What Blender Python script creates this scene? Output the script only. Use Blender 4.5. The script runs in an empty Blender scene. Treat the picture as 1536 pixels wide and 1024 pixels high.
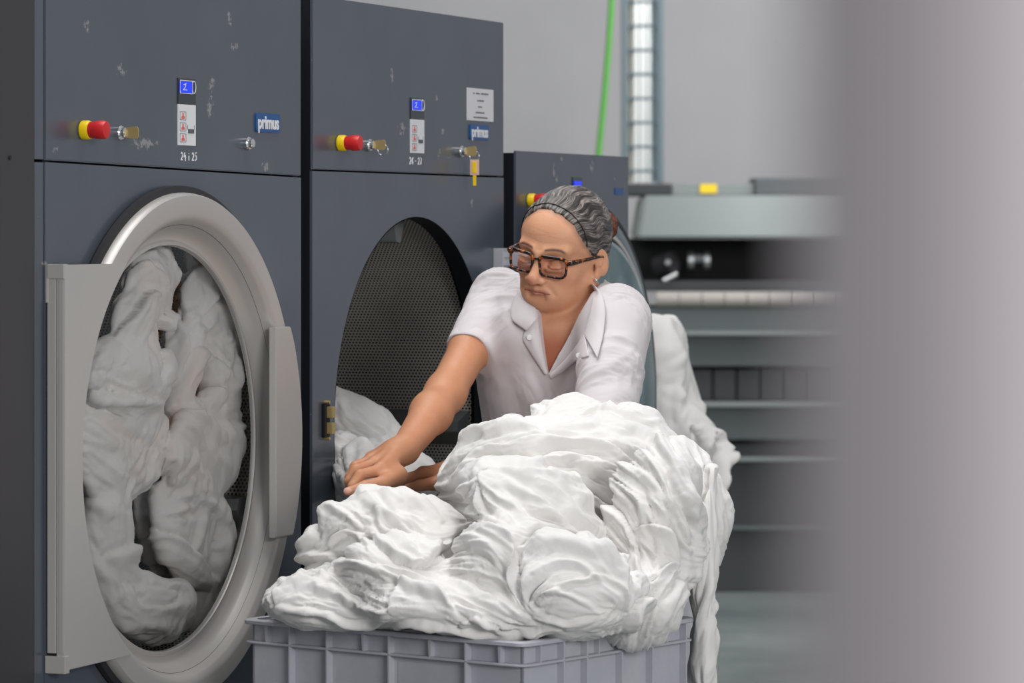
import bpy, bmesh, math, random
import numpy as np
from mathutils import Vector, Matrix
from mathutils.bvhtree import BVHTree

random.seed(4)
C = bpy.context.scene.collection
PI = math.pi
# ------------------------------------------------------------------ camera geometry
F = 5508.0; EYE = 1.61; CX = 768.0; HY = 343.0
def P(px, py, Y):
    """world point at distance Y seen at pixel (px,py)"""
    return Vector(((px-CX)/F*Y, Y, EYE-(py-HY)/F*Y))
AL = math.atan(2132/5508.0)
D2 = Vector((math.sin(AL), math.cos(AL), 0)); N2 = Vector((math.cos(AL), -math.sin(AL), 0))
O2 = Vector((-.546, 5.92, 0)); THETA = math.atan2(D2.y, D2.x)
def mp(px, py, off=0.0):
    """pixel -> (s, z) on the machine front plane pushed OFF metres towards the viewer"""
    ox, oy = O2.x+N2.x*off, O2.y+N2.y*off
    k = (px-CX)/F
    s = (ox-k*oy)/(k*D2.y-D2.x)
    Y = oy+D2.y*s
    return s, EYE-(py-HY)/F*Y

# ------------------------------------------------------------------ object helpers
def tag(o, label=None, cat=None, group=None, kind=None):
    if label: o['label'] = label
    if cat: o['category'] = cat
    if group: o['group'] = group
    if kind: o['kind'] = kind
    return o
def link(name, me, mat=None, parent=None, smooth=False):
    o = bpy.data.objects.new(name, me); C.objects.link(o)
    if mat is not None:
        for m in (mat if isinstance(mat, (list, tuple)) else [mat]): me.materials.append(m)
    if parent is not None: o.parent = parent
    if smooth:
        for p in me.polygons: p.use_smooth = True
    return o
def bmobj(name, bm, mat=None, parent=None, smooth=False, auto=None):
    me = bpy.data.meshes.new(name); bmesh.ops.recalc_face_normals(bm, faces=bm.faces[:]); bm.to_mesh(me); bm.free()
    o = link(name, me, mat, parent, smooth)
    if auto is not None:
        for p in me.polygons: p.use_smooth = True
        me.set_sharp_from_angle(angle=math.radians(auto))
    return o
def empty(name, loc, rz=0, parent=None):
    o = bpy.data.objects.new(name, None); C.objects.link(o); o.location = loc; o.rotation_euler = (0, 0, rz)
    o.empty_display_size = .1
    if parent: o.parent = parent
    return o
def box(bm, x0, x1, y0, y1, z0, z1, bev=0.0, mat=0):
    r = bmesh.ops.create_cube(bm, size=1)
    vs = r['verts']
    for v in vs:
        v.co = Vector((x0+(v.co.x+.5)*(x1-x0), y0+(v.co.y+.5)*(y1-y0), z0+(v.co.z+.5)*(z1-z0)))
    fs = set(f for v in vs for f in v.link_faces)
    for f in fs: f.material_index = mat
    if bev > 0:
        es = list(set(e for v in vs for e in v.link_edges))
        bmesh.ops.bevel(bm, geom=es, offset=bev, segments=2, affect='EDGES', profile=.7)
    return vs
def prism(bm, pts, y0, y1, mat=0, bev=0):
    """polygon in (x,z) extruded along y"""
    a = [bm.verts.new((x, y0, z)) for x, z in pts]; b = [bm.verts.new((x, y1, z)) for x, z in pts]
    n = len(pts); fs = [bm.faces.new(a), bm.faces.new(b[::-1])]
    for i in range(n): fs.append(bm.faces.new((a[i], b[i], b[(i+1) % n], a[(i+1) % n])))
    for f in fs: f.material_index = mat
    if bev:
        bmesh.ops.bevel(bm, geom=list(fs[0].edges)+list(fs[1].edges), offset=bev, segments=2, affect='EDGES')
def lathe(bm, prof, cx=0, cz=0, n=96, mat=0, closed=False):
    """profile of (radius, y) turned about the y axis through (cx,cz)"""
    rings = []
    for r, y in prof:
        if r < 1e-6: rings.append([bm.verts.new((cx, y, cz))]*n)
        else: rings.append([bm.verts.new((cx+r*math.cos(2*PI*i/n), y, cz+r*math.sin(2*PI*i/n))) for i in range(n)])
    m = len(rings)
    for k in range(m if closed else m-1):
        A, B = rings[k], rings[(k+1) % m]
        for i in range(n):
            j = (i+1) % n
            q = []
            for v in (A[i], A[j], B[j], B[i]):
                if v not in q: q.append(v)
            if len(q) > 2:
                f = bm.faces.new(q); f.material_index = mat
def tube(bm, pts, r, n=10, caps=True, mat=0, closed=False):
    """round tube through 3D points; r number or list"""
    pts = [Vector(p) for p in pts]; m = len(pts)
    rr = r if isinstance(r, (list, tuple)) else [r]*m
    rings = []; up = Vector((0.13, .21, 1)).normalized()
    for i, p in enumerate(pts):
        a = pts[(i-1) % m] if (i > 0 or closed) else p; b = pts[(i+1) % m] if (i < m-1 or closed) else p
        t = (b-a).normalized()
        if abs(t.dot(up)) > .95: up = Vector((1, .1, .1)).normalized()
        u = t.cross(up).normalized(); w = u.cross(t); up = w
        rings.append([bm.verts.new(p+rr[i]*(math.cos(2*PI*k/n)*u+math.sin(2*PI*k/n)*w)) for k in range(n)])
    for i in range(m if closed else m-1):
        A, B = rings[i], rings[(i+1) % m]
        for k in range(n):
            f = bm.faces.new((A[k], A[(k+1) % n], B[(k+1) % n], B[k])); f.material_index = mat
    if caps and not closed:
        bm.faces.new(rings[0][::-1]).material_index = mat; bm.faces.new(rings[-1]).material_index = mat

# ------------------------------------------------------------------ numpy noise and cloth folds
_r = np.random.RandomState(7); _P = _r.permutation(256); _P = np.concatenate([_P, _P, _P])
_G = _r.normal(size=(256, 3)); _G /= np.linalg.norm(_G, axis=1)[:, None]
def pn(p):
    p = np.asarray(p, float); i = np.floor(p).astype(int); f = p-i; i &= 255
    u = f*f*f*(f*(f*6-15)+10); out = 0
    for a in (0, 1):
        for b in (0, 1):
            for c in (0, 1):
                g = _G[_P[_P[_P[(i[:, 0]+a) & 255]+((i[:, 1]+b) & 255)]+((i[:, 2]+c) & 255)]]
                w = (u[:, 0] if a else 1-u[:, 0])*(u[:, 1] if b else 1-u[:, 1])*(u[:, 2] if c else 1-u[:, 2])
                out = out+w*((f-np.array([a, b, c]))*g).sum(1)
    return out*1.6
def pv(p): return np.stack([pn(p), pn(p+31.7), pn(p+77.3)], 1)
def folds(p, d, freq, amp, seed, stretch=3.5, warp=.8, oct=5):
    """billowed and ridged noise drawn out along D: rounded cloth folds with tight creases"""
    d = np.array(d, float); d /= np.linalg.norm(d)
    q = p+warp/freq*pv(p*freq*.45+seed)
    out = 0; a = amp; f = freq
    mixw = np.clip(.5+1.3*pn(p*freq*.5+seed*3.1), 0, 1)
    for k in range(oct):
        al = q@d
        qq = q-(al*(1-1/stretch))[:, None]*d
        n = np.abs(pn(qq*f+seed*1.7+k*13))
        bil = np.sqrt(n**2+.0003)*1.6-.45
        rid = .42-np.sqrt(n**2+.0015)*1.5
        out = out+a*(bil*mixw+rid*(1-mixw))
        q = q+(.32/f)*pv(qq*f*.8+seed+5)
        f *= 1.75; a *= .60
    return out
def getco(me):
    co = np.empty(len(me.vertices)*3); me.vertices.foreach_get('co', co); return co.reshape(-1, 3)
def cloth_blob(name, center, rad, mat, seed, d, freq=9, amp=.04, n=70, rot=(0, 0, 0), base=.12, edit=None, **k):
    bm = bmesh.new(); bmesh.ops.create_cube(bm, size=2)
    bmesh.ops.subdivide_edges(bm, edges=bm.edges[:], cuts=n, use_grid_fill=True)
    me = bpy.data.meshes.new(name); bm.to_mesh(me); bm.free()
    p = np.tan(getco(me)*PI/4); p /= np.linalg.norm(p, axis=1)[:, None]
    rad = np.array(rad); nrm = p/rad; nrm /= np.linalg.norm(nrm, axis=1)[:, None]
    q = p*rad*(1+base*pn(p*1.5+seed))[:, None]
    q = q+nrm*folds(q, d, freq, amp, seed, **k)[:, None]
    R = np.array(Matrix.Rotation(rot[2], 3, 'Z')@Matrix.Rotation(rot[1], 3, 'Y')@Matrix.Rotation(rot[0], 3, 'X'))
    q = q@R.T
    if edit is not None: q = edit(q+np.array(center))-np.array(center)
    me.vertices.foreach_set('co', q.ravel()); me.update()
    o = link(name, me, mat, None, True); o.location = center
    return o

# ------------------------------------------------------------------ implicit surfaces -> mesh
class Prim:
    """tapered capsule (a,b,ra,rb) or ellipsoid; k = blend radius; op 'u' union, 's' subtract"""
    def __init__(s, kind, a, b=None, ra=0, rb=None, rad=None, R=None, k=.02, op='u'):
        s.kind = kind; s.a = np.array(a, float); s.k = k; s.op = op
        if kind == 'c':
            s.b = np.array(b, float); s.ra = ra; s.rb = ra if rb is None else rb
            s.c = (s.a+s.b)/2; s.R0 = np.linalg.norm(s.b-s.a)/2+max(s.ra, s.rb)
        else:
            s.rad = np.array(rad, float); s.R = np.eye(3) if R is None else np.array(R); s.c = s.a; s.R0 = s.rad.max()
    def d(s, p):
        if s.kind == 'c':
            ba = s.b-s.a; pa = p-s.a; L = max(ba@ba, 1e-12)
            h = np.clip(pa@ba/L, 0, 1)
            return np.linalg.norm(pa-h[:, None]*ba, axis=1)-(s.ra+(s.rb-s.ra)*h)
        q = (p-s.a)@s.R
        k0 = np.linalg.norm(q/s.rad, axis=1); k1 = np.linalg.norm(q/s.rad**2, axis=1)+1e-9
        return k0*(k0-1)/k1
def field(prims, p, cen=None, hd=0):
    d = np.full(len(p), .2)
    for s in prims:
        if cen is not None and np.linalg.norm(s.c-cen)-s.R0-hd-s.k-.01 > 0: continue
        e = s.d(p)
        if s.op == 'u':
            h = np.clip(.5+.5*(d-e)/s.k, 0, 1); d = d+(e-d)*h-s.k*h*(1-h)
        else:
            h = np.clip(.5-.5*(d+e)/s.k, 0, 1); d = d+(-e-d)*h+s.k*h*(1-h)
    return d
def polygonise(prims, vox, name, B=12, post=None):
    lo = np.min([s.c-s.R0 for s in prims if s.op == 'u'], axis=0)-.02
    hi = np.max([s.c+s.R0 for s in prims if s.op == 'u'], axis=0)+.02
    nb = np.ceil((hi-lo)/(vox*B)).astype(int); N = nb*B+2
    g = np.arange(B+1); G = np.stack(np.meshgrid(g, g, g, indexing='ij'), -1).reshape(-1, 3)
    hd = vox*B*.87
    cens = np.stack(np.meshgrid(*[np.arange(k) for k in nb], indexing='ij'), -1).reshape(-1, 3)
    cw = lo+(cens+.5)*vox*B
    near = np.abs(field(prims, cw)) < hd*1.8+.012
    cid, cpos, E = [], [], []
    off = np.array([[i, j, k] for i in (0, 1) for j in (0, 1) for k in (0, 1)])
    lin = lambda a: (a[..., 0]*N[1]+a[..., 1])*N[2]+a[..., 2]
    for b in cens[near]:
        pts = lo+(b*B+G)*vox
        c = lo+(b+.5)*vox*B
        v = field(prims, pts, c, hd)
        if post is not None: v = post(pts, v)
        v = v.reshape(B+1, B+1, B+1)
        s = v < 0
        if s.all() or not s.any(): continue
        acc = np.zeros((B, B, B, 3)); cnt = np.zeros((B, B, B))
        for ax in range(3):
            for u in (0, 1):
                for w in (0, 1):
                    sl = [slice(0, B)]*3; o = [0, 0, 0]
                    a1, a2 = [q for q in range(3) if q != ax]
                    o[a1] = u; o[a2] = w
                    A = v[o[0]:o[0]+B, o[1]:o[1]+B, o[2]:o[2]+B]
                    o2 = list(o); o2[ax] = 1
                    Bv = v[o2[0]:o2[0]+B, o2[1]:o2[1]+B, o2[2]:o2[2]+B]
                    m = (A < 0) != (Bv < 0)
                    t = np.where(m, A/np.where(m, A-Bv, 1), 0)
                    pos = np.zeros((B, B, B, 3)); pos[..., ax] = t; pos[..., a1] = u; pos[..., a2] = w
                    acc += pos*m[..., None]; cnt += m
        ii = np.argwhere(cnt > 0)
        cid.append(lin(ii+b*B)); cpos.append(lo+(ii+b*B+acc[cnt > 0]/cnt[cnt > 0][:, None])*vox)
        for ax in range(3):
            o2 = [0, 0, 0]; o2[ax] = 1
            A = v[:B, :B, :B] < 0; Bv = v[o2[0]:o2[0]+B, o2[1]:o2[1]+B, o2[2]:o2[2]+B] < 0
            for flip, m in ((0, A & ~Bv), (1, ~A & Bv)):
                e = np.argwhere(m)+b*B
                if len(e): E.append((ax, flip, e))
    cid = np.concatenate(cid); cpos = np.concatenate(cpos)
    o = np.argsort(cid); cid = cid[o]; cpos = cpos[o]
    quads = []
    for ax, flip, e in E:
        a1, a2 = (ax+1) % 3, (ax+2) % 3
        q = []
        for u, w in ((1, 1), (0, 1), (0, 0), (1, 0)):
            f = e.copy(); f[:, a1] -= u; f[:, a2] -= w; q.append(lin(f))
        q = np.stack(q, 1)
        if flip: q = q[:, ::-1]
        quads.append(q)
    quads = np.concatenate(quads)
    idx = np.searchsorted(cid, quads); idx = np.clip(idx, 0, len(cid)-1)
    ok = (cid[idx] == quads).all(1)
    idx = idx[ok]
    # light smoothing
    for _ in range(2):
        acc = np.zeros_like(cpos); cnt = np.zeros(len(cpos))
        for i in range(4):
            for j in ((i+1) % 4, (i-1) % 4):
                np.add.at(acc, idx[:, i], cpos[idx[:, j]]); np.add.at(cnt, idx[:, i], 1)
        cnt[cnt == 0] = 1
        cpos = cpos*.5+.5*acc/cnt[:, None]
    me = bpy.data.meshes.new(name)
    me.vertices.add(len(cpos)); me.vertices.foreach_set('co', cpos.ravel())
    me.loops.add(len(idx)*4); me.loops.foreach_set('vertex_index', idx.ravel().astype(np.int32))
    me.polygons.add(len(idx)); me.polygons.foreach_set('loop_start', np.arange(len(idx), dtype=np.int32)*4)
    me.polygons.foreach_set('loop_total', np.full(len(idx), 4, np.int32))
    me.update(calc_edges=True); me.validate()
    return me
def normals(me):
    n = np.empty(len(me.vertices)*3); me.vertices.foreach_get('normal', n); return n.reshape(-1, 3)

# ------------------------------------------------------------------ materials
def srgb(r, g, b):
    f = lambda c: (c/255/12.92) if c/255 <= .04045 else ((c/255+.055)/1.055)**2.4
    return (f(r), f(g), f(b), 1)
class NT:
    def __init__(s, name):
        s.m = bpy.data.materials.new(name); s.m.use_nodes = True; s.t = s.m.node_tree
        s.b = s.t.nodes['Principled BSDF']
    def n(s, typ, **k):
        x = s.t.nodes.new(typ)
        for a, v in k.items(): setattr(x, a, v)
        return x
    def l(s, a, b): s.t.links.new(a, b)
    def val(s, name, v): s.b.inputs[name].default_value = v
    def math(s, op, a, b=None):
        x = s.n('ShaderNodeMath', operation=op)
        for i, v in enumerate((a, b)):
            if v is None: continue
            if isinstance(v, (int, float)): x.inputs[i].default_value = v
            else: s.l(v, x.inputs[i])
        return x.outputs[0]
    def mix(s, fac, a, b):
        x = s.n('ShaderNodeMix', data_type='RGBA')
        if isinstance(fac, (int, float)): x.inputs[0].default_value = fac
        else: s.l(fac, x.inputs[0])
        for i, v in ((6, a), (7, b)):
            if isinstance(v, tuple): x.inputs[i].default_value = v
            else: s.l(v, x.inputs[i])
        return x.outputs[2]
    def noise(s, scale, vec=None, detail=4, rough=.55):
        x = s.n('ShaderNodeTexNoise'); x.inputs['Scale'].default_value = scale
        x.inputs['Detail'].default_value = detail; x.inputs['Roughness'].default_value = rough
        if vec is not None: s.l(vec, x.inputs['Vector'])
        return x.outputs['Fac']
    def ramp(s, fac, a, b):
        x = s.n('ShaderNodeMapRange'); x.inputs[1].default_value = a; x.inputs[2].default_value = b
        s.l(fac, x.inputs[0]); return x.outputs[0]
    def bump(s, h, st, dist=.002):
        x = s.n('ShaderNodeBump'); x.inputs['Strength'].default_value = st; x.inputs['Distance'].default_value = dist
        s.l(h, x.inputs['Height']); s.l(x.outputs[0], s.b.inputs['Normal'])
def simple(name, col, rough=.5, metal=0, spec=.5, var=0.0, scale=20, bump=0, bscale=200):
    t = NT(name); t.val('Roughness', rough); t.val('Metallic', metal); t.val('Specular IOR Level', spec)
    tc = t.n('ShaderNodeTexCoord').outputs['Object']
    n = t.noise(scale, tc)
    dk = tuple(c*(1-var) for c in col[:3])+(1,)
    t.l(t.mix(n, col, dk), t.b.inputs['Base Color'])
    if bump: t.bump(t.noise(bscale, tc), bump)
    return t.m
def painted(name, col, scuffs=()):
    """dark powder-coated sheet with dust specks and rubbed marks at given local spots (x,z,rx,rz)"""
    t = NT(name); t.val('Roughness', .27); t.val('Metallic', .25)
    tc = t.n('ShaderNodeTexCoord').outputs['Object']
    sep = t.n('ShaderNodeSeparateXYZ'); t.l(tc, sep.inputs[0])
    base = t.mix(t.ramp(t.noise(3, tc), .3, .7), col, tuple(c*.86 for c in col[:3])+(1,))
    sp = t.ramp(t.noise(160, tc, 2, .6), .745, .79)
    area = t.ramp(t.noise(5, tc, 3), .48, .62)
    dust = t.math('MULTIPLY', sp, area)
    mask = dust
    for (x, z, rx, rz) in scuffs:
        a = t.math('DIVIDE', t.math('SUBTRACT', sep.outputs[0], x), rx)
        b = t.math('DIVIDE', t.math('SUBTRACT', sep.outputs[2], z), rz)
        r2 = t.math('ADD', t.math('MULTIPLY', a, a), t.math('MULTIPLY', b, b))
        fall = t.ramp(r2, 1.0, .0)
        n = t.ramp(t.math('ADD', t.noise(85, tc, 5, .7), t.math('MULTIPLY', fall, .22)), .66, .74)
        mask = t.math('MAXIMUM', mask, t.math('MULTIPLY', t.math('MULTIPLY', n, t.math('GREATER_THAN', fall, .01)), .6))
    t.l(t.mix(mask, base, srgb(176, 170, 170)), t.b.inputs['Base Color'])
    t.l(t.ramp(t.noise(9, tc), .2, 5), t.b.inputs['Coat Weight'])
    t.bump(t.noise(420, tc, 2), .05, .001)
    return t.m
M = {}
M['side'] = simple('machine side paint', srgb(24, 26, 32), .55, .0, .25, var=.2, scale=4)
M['cab'] = simple('brown grey paint', srgb(66, 64, 68), .5, .2, var=.15, scale=3)
M['black'] = simple('black rubber', srgb(40, 39, 42), .55, var=.2)
M['ring'] = simple('beige grey cast metal', srgb(190, 186, 182), .38, .35, var=.05, scale=8)
M['beige'] = simple('beige grey coated metal', srgb(186, 183, 180), .42, .25, var=.05, scale=6)
M['chrome'] = simple('chrome', (.75, .75, .75, 1), .15, 1)
M['steel'] = simple('brushed steel', srgb(170, 172, 174), .3, .9, var=.1)
M['alu'] = simple('cast aluminium', srgb(186, 188, 194), .4, .25, var=.1)
M['brass'] = simple('worn brass', srgb(205, 180, 125), .35, .6, var=.2, scale=60)
M['yellow'] = simple('yellow plastic', srgb(240, 205, 10), .4)
M['red'] = simple('red plastic', srgb(205, 35, 38), .4)
M['blue'] = simple('blue badge', srgb(12, 78, 140), .35)
M['white'] = simple('white print', srgb(225, 225, 228), .6)
M['paper'] = simple('paper', srgb(222, 220, 224), .7, var=.05)
M['ink'] = simple('grey ink', srgb(95, 95, 100), .7)
M['redink'] = simple('red ink', srgb(225, 110, 105), .7)
M['display'] = simple('dark display', srgb(48, 54, 60), .25)
M['pink'] = simple('pink plastic', srgb(222, 180, 165), .5)
M['dull'] = simple('drum steel', srgb(125, 128, 130), .4, .3, var=.2)
M['dark'] = simple('dark interior', srgb(22, 22, 24), .7)
def lcd():
    t = NT('blue lcd'); t.val('Base Color', srgb(10, 40, 190)); t.val('Roughness', .3)
    t.b.inputs['Emission Color'].default_value = srgb(10, 60, 255); t.val('Emission Strength', .45)
    return t.m
M['lcd'] = lcd()
def perforated():
    t = NT('perforated steel'); t.val('Roughness', .4); t.val('Metallic', .55)
    uv = t.n('ShaderNodeUVMap').outputs[0]
    sep = t.n('ShaderNodeSeparateXYZ'); t.l(uv, sep.inputs[0])
    p = 1/.0072
    y = t.math('MULTIPLY', sep.outputs[1], p/.866)
    row = t.math('FLOOR', y)
    half = t.math('MULTIPLY', t.math('MODULO', t.math('ABSOLUTE', row), 2.0), .5)
    x = t.math('ADD', t.math('MULTIPLY', sep.outputs[0], p), half)
    fx = t.math('SUBTRACT', t.math('FRACT', x), .5)
    fy = t.math('MULTIPLY', t.math('SUBTRACT', t.math('FRACT', y), .5), .866)
    r = t.math('SQRT', t.math('ADD', t.math('MULTIPLY', fx, fx), t.math('MULTIPLY', fy, fy)))
    hole = t.ramp(r, .33, .29)
    n = t.noise(14, t.n('ShaderNodeTexCoord').outputs['Object'])
    t.l(t.mix(hole, t.mix(n, srgb(225, 218, 208), srgb(188, 182, 175)), srgb(6, 6, 7)), t.b.inputs['Base Color'])
    t.l(t.math('MULTIPLY', t.math('SUBTRACT', 1.0, hole), .25), t.b.inputs['Metallic'])
    t.l(t.math('MULTIPLY', t.math('SUBTRACT', 1.0, hole), .5), t.b.inputs['Specular IOR Level'])
    return t.m
M['perf'] = perforated()
def cloth_mat(name, col, rough=.85, weave=.15):
    t = NT(name); t.val('Roughness', rough); t.val('Specular IOR Level', .2)
    t.val('Sheen Weight', .15)
    tc = t.n('ShaderNodeTexCoord').outputs['Object']
    n = t.ramp(t.noise(4, tc, 3), .35, .75)
    t.l(t.mix(n, col, tuple(c*k for c, k in zip(col[:3], (.97, .965, .955)))+(1,)), t.b.inputs['Base Color'])
    t.bump(t.noise(38, tc, 4, .6), weave, .006)
    t.b.inputs['Subsurface Weight'].default_value = .0
    return t.m
M['linen'] = cloth_mat('white cotton sheet', (.765, .748, .732, 1))
M['linen2'] = cloth_mat('grey white cotton', (.82, .78, .76, 1))
M['shirt'] = cloth_mat('white pique cotton', (.64, .60, .615, 1), .9, .05)
def glass(name, col, rough=.02, mixf=.12, tint=(1, 1, 1, 1), refl=.55):
    """thin pane: clear transmission with a fresnel reflection"""
    t = NT(name)
    tr = t.n('ShaderNodeBsdfTransparent'); tr.inputs[0].default_value = tint
    gl = t.n('ShaderNodeBsdfGlossy'); gl.inputs['Roughness'].default_value = rough; gl.inputs[0].default_value = col
    lw = t.n('ShaderNodeLayerWeight'); lw.inputs[0].default_value = mixf
    fac = t.math('MULTIPLY', lw.outputs['Fresnel'], refl)
    mx = t.n('ShaderNodeMixShader'); t.l(fac, mx.inputs[0]); t.l(tr.outputs[0], mx.inputs[1]); t.l(gl.outputs[0], mx.inputs[2])
    t.l(mx.outputs[0], t.t.nodes['Material Output'].inputs[0]); t.t.nodes.remove(t.b)
    return t.m
M['glass'] = glass('door glass', (.95, .98, 1, 1), .03, .35, (.86, .87, .87, 1), .5)
M['lens'] = glass('spectacle lens', (.9, .9, .95, 1), .02, .2, (.97, .93, .93, 1), .3)

# ================================================================== THE ROOM
def floor_mat():
    t = NT('green grey screed'); tc = t.n('ShaderNodeTexCoord').outputs['Object']
    n = t.ramp(t.noise(.8, tc, 6, .6), .35, .65); n2 = t.ramp(t.noise(6, tc, 6, .7), .55, .7)
    c = t.mix(n, srgb(96, 104, 104), srgb(126, 134, 130)); c = t.mix(t.math('MULTIPLY', n2, .5), c, srgb(150, 155, 150))
    t.l(c, t.b.inputs['Base Color']); t.val('Roughness', .45); return t.m
bm = bmesh.new(); box(bm, -6, 8, -1.5, 19.2, -.12, 0); tag(bmobj('floor', bm, floor_mat()), kind='structure')
def wall_mat(name, a, b):
    t = NT(name); tc = t.n('ShaderNodeTexCoord').outputs['Object']
    t.l(t.mix(t.ramp(t.noise(1.2, tc, 5), .3, .7), a, b), t.b.inputs['Base Color']); t.val('Roughness', .85)
    t.bump(t.noise(30, tc, 5), .1, .004); return t.m
M['wall'] = wall_mat('grey plaster', srgb(173, 172, 172), srgb(165, 164, 165))
YW = 19.0
wx0, wx1 = P(939, 0, YW).x, P(989, 0, YW).x; wz0 = P(0, 273, YW).z; wz1 = 4.2
bm = bmesh.new()
box(bm, -6, wx0, YW, YW+.2, 0, 4.6); box(bm, wx1, 8, YW, YW+.2, 0, 4.6); box(bm, wx0, wx1, YW, YW+.2, 0, wz0); box(bm, wx0, wx1, YW, YW+.2, wz1, 4.6)
tag(bmobj('wall_back', bm, M['wall']), kind='structure')
bm = bmesh.new(); box(bm, -6.2, -6, -1.5, YW+.2, 0, 4.6); tag(bmobj('wall_left', bm, M['wall']), kind='structure')
# tall narrow barred window
win = empty('window_1', (0, YW, wz0)); tag(win, kind='structure')
W = wx1-wx0
M['cream'] = simple('cream paint', srgb(214, 206, 190), .6); M['teal'] = simple('pale blue paint', srgb(165, 188, 196), .5)
M['bar'] = simple('grey wire', srgb(110, 125, 132), .5, .4)
bm = bmesh.new(); box(bm, wx0, wx0+.045, .03, .12, 0, wz1-wz0)
bmobj('window_frame', bm, M['cream'], win)
bm = bmesh.new(); box(bm, wx1-.04, wx1, .03, .12, 0, wz1-wz0); bmobj('window_frame', bm, M['teal'], win)
bm = bmesh.new()
for i in range(24): box(bm, wx0, wx1, .0, .02, .05+i*.125, .065+i*.125)
for i in range(4): box(bm, wx0+W*(i+.7)/4.4, wx0+W*(i+.7)/4.4+.006, .0, .02, 0, wz1-wz0)
box(bm, wx0-.02, wx0+.01, -.01, .03, 0, wz1-wz0); box(bm, wx1-.01, wx1+.02, -.01, .03, 0, wz1-wz0)
bmobj('wire_grille', bm, M['bar'], win)
bm = bmesh.new(); box(bm, wx0+.045, wx1-.04, .07, .076, 0, wz1-wz0); bmobj('pane', bm, M['glass'], win)
M['backdrop'] = simple('white facade', (.9, .9, .88, 1), .8)
bm = bmesh.new(); box(bm, wx0-1.5, wx1+1.5, YW+2.2, YW+2.3, 0, 5.5); tag(bmobj('window_backdrop', bm, M['backdrop']), kind='structure')  # white board added outside so the window opening reads bright
# foreground pillar
M['pillar'] = simple('off white gloss paint', srgb(226, 215, 219), .5, var=.03)
YP = .47
pr = .050
pxl = P(1196, 0, YP).x
bm = bmesh.new()
lathe(bm, [(0, 0), (pr, 0), (pr, 4.6), (0, 4.6)], n=96)
for v in bm.verts: v.co = Vector((v.co.x, v.co.z, v.co.y))
tag(bmobj('pillar_1', bm, M['pillar'], smooth=False, auto=40), kind='structure').location = (pxl+pr, YP, 0)

# ================================================================== TUMBLE DRYERS
S1a, S1b = mp(68, 0)[0], mp(451.5, 0)[0]
S2a, S2b = mp(468.5, 0)[0], mp(755.5, 0)[0]
S3a, S3b = mp(774, 0)[0], mp(942.5, 0)[0]
HTOP = mp(755, 34)[1]
def machine_root(name, sa, sb):
    s = (sa+sb)/2
    return empty(name, O2+D2*s, THETA), s
def panel_hole(bm, x0, x1, z0, z1, cx, cz, R, y0=0.0, th=.005, n=128, mat=0):
    """flat sheet with a round hole and a short turned-in lip"""
    ci, co, cb = [], [], []
    corners = [math.atan2(z-cz, x-cx) % (2*PI) for x, z in ((x1, z1), (x0, z1), (x0, z0), (x1, z0))]
    angs = sorted([2*PI*i/n for i in range(n)]+corners)
    for a in angs:
        c, s = math.cos(a), math.sin(a)
        ts = [t for t in ((x1-cx)/c if c > 1e-9 else 1e9, (x0-cx)/c if c < -1e-9 else 1e9, (z1-cz)/s if s > 1e-9 else 1e9, (z0-cz)/s if s < -1e-9 else 1e9)]
        t = min(ts)
        ci.append(bm.verts.new((cx+R*c, y0, cz+R*s))); cb.append(bm.verts.new((cx+R*c, y0+th, cz+R*s)))
        co.append(bm.verts.new((cx+t*c, y0, cz+t*s)))
    m = len(angs)
    for i in range(m):
        j = (i+1) % m
        bm.faces.new((ci[i], ci[j], co[j], co[i])).material_index = mat
        bm.faces.new((ci[i], cb[i], cb[j], ci[j])).material_index = mat
    # returns at the outer edges
    for (xa, za, xb, zb) in ((x0, z0, x1, z0), (x1, z0, x1, z1), (x1, z1, x0, z1), (x0, z1, x0, z0)):
        v = [bm.verts.new(q) for q in ((xa, y0, za), (xb, y0, zb), (xb, y0+th, zb), (xa, y0+th, za))]
        bm.faces.new(v).material_index = mat
def estop(parent, x, z, sc=1.0):
    e = empty('emergency_stop', (x, 0, z), 0, parent); 
    bm = bmesh.new(); lathe(bm, [(0, 0), (.0130*sc, 0), (.0150*sc, -.002), (.0150*sc, -.012), (.0135*sc, -.015), (0, -.015)], n=32)
    bmobj('collar', bm, M['yellow'], e, auto=35)
    bm = bmesh.new(); lathe(bm, [(0, -.012), (.0125*sc, -.013), (.0132*sc, -.022), (.0146*sc, -.027), (.0146*sc, -.038), (.0128*sc, -.0425), (.004, -.044), (0, -.044)], n=32)
    bmobj('push_button', bm, M['red'], e, auto=35)
    return e
def keyswitch(parent, x, z, key=True, fob=0, knob=False):
    e = empty('key_switch', (x, 0, z), 0, parent)
    bm = bmesh.new(); lathe(bm, [(0, 0), (.0115, 0), (.0115, -.007), (.010, -.009), (.008, -.009), (.008, -.014), (.0065, -.0155), (0, -.0155)], n=28)
    bmobj('lock_barrel', bm, M['chrome'], e, auto=30)
    if key:
        bm = bmesh.new()
        prism(bm, [(-.0016, -.003), (.0016, -.003), (.0016, .003), (-.0016, .003)], -.015, -.010)
        a = [(-.013, -.003), (-.018, -.0085), (-.034, -.0095), (-.037, -.006), (-.037, .006), (-.034, .0095), (-.018, .0085), (-.013, .003)]
        vs = [[bm.verts.new((xx, y, zz)) for y, zz in a] for xx in (-.0013, .0013)]
        bm.faces.new(vs[0]); bm.faces.new(vs[1][::-1])
        for i in range(8): bm.faces.new((vs[0][i], vs[0][(i+1) % 8], vs[1][(i+1) % 8], vs[1][i]))
        bmobj('key', bm, M['brass'], e)
    if fob:
        bm = bmesh.new(); tube(bm, [(0, -.032+.010*math.cos(t), -.009+.010*math.sin(t)) for t in [2*PI*i/20 for i in range(20)]], .0009, 6, closed=True)
        bmobj('key_ring', bm, M['chrome'], e, smooth=True)
    return e
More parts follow.
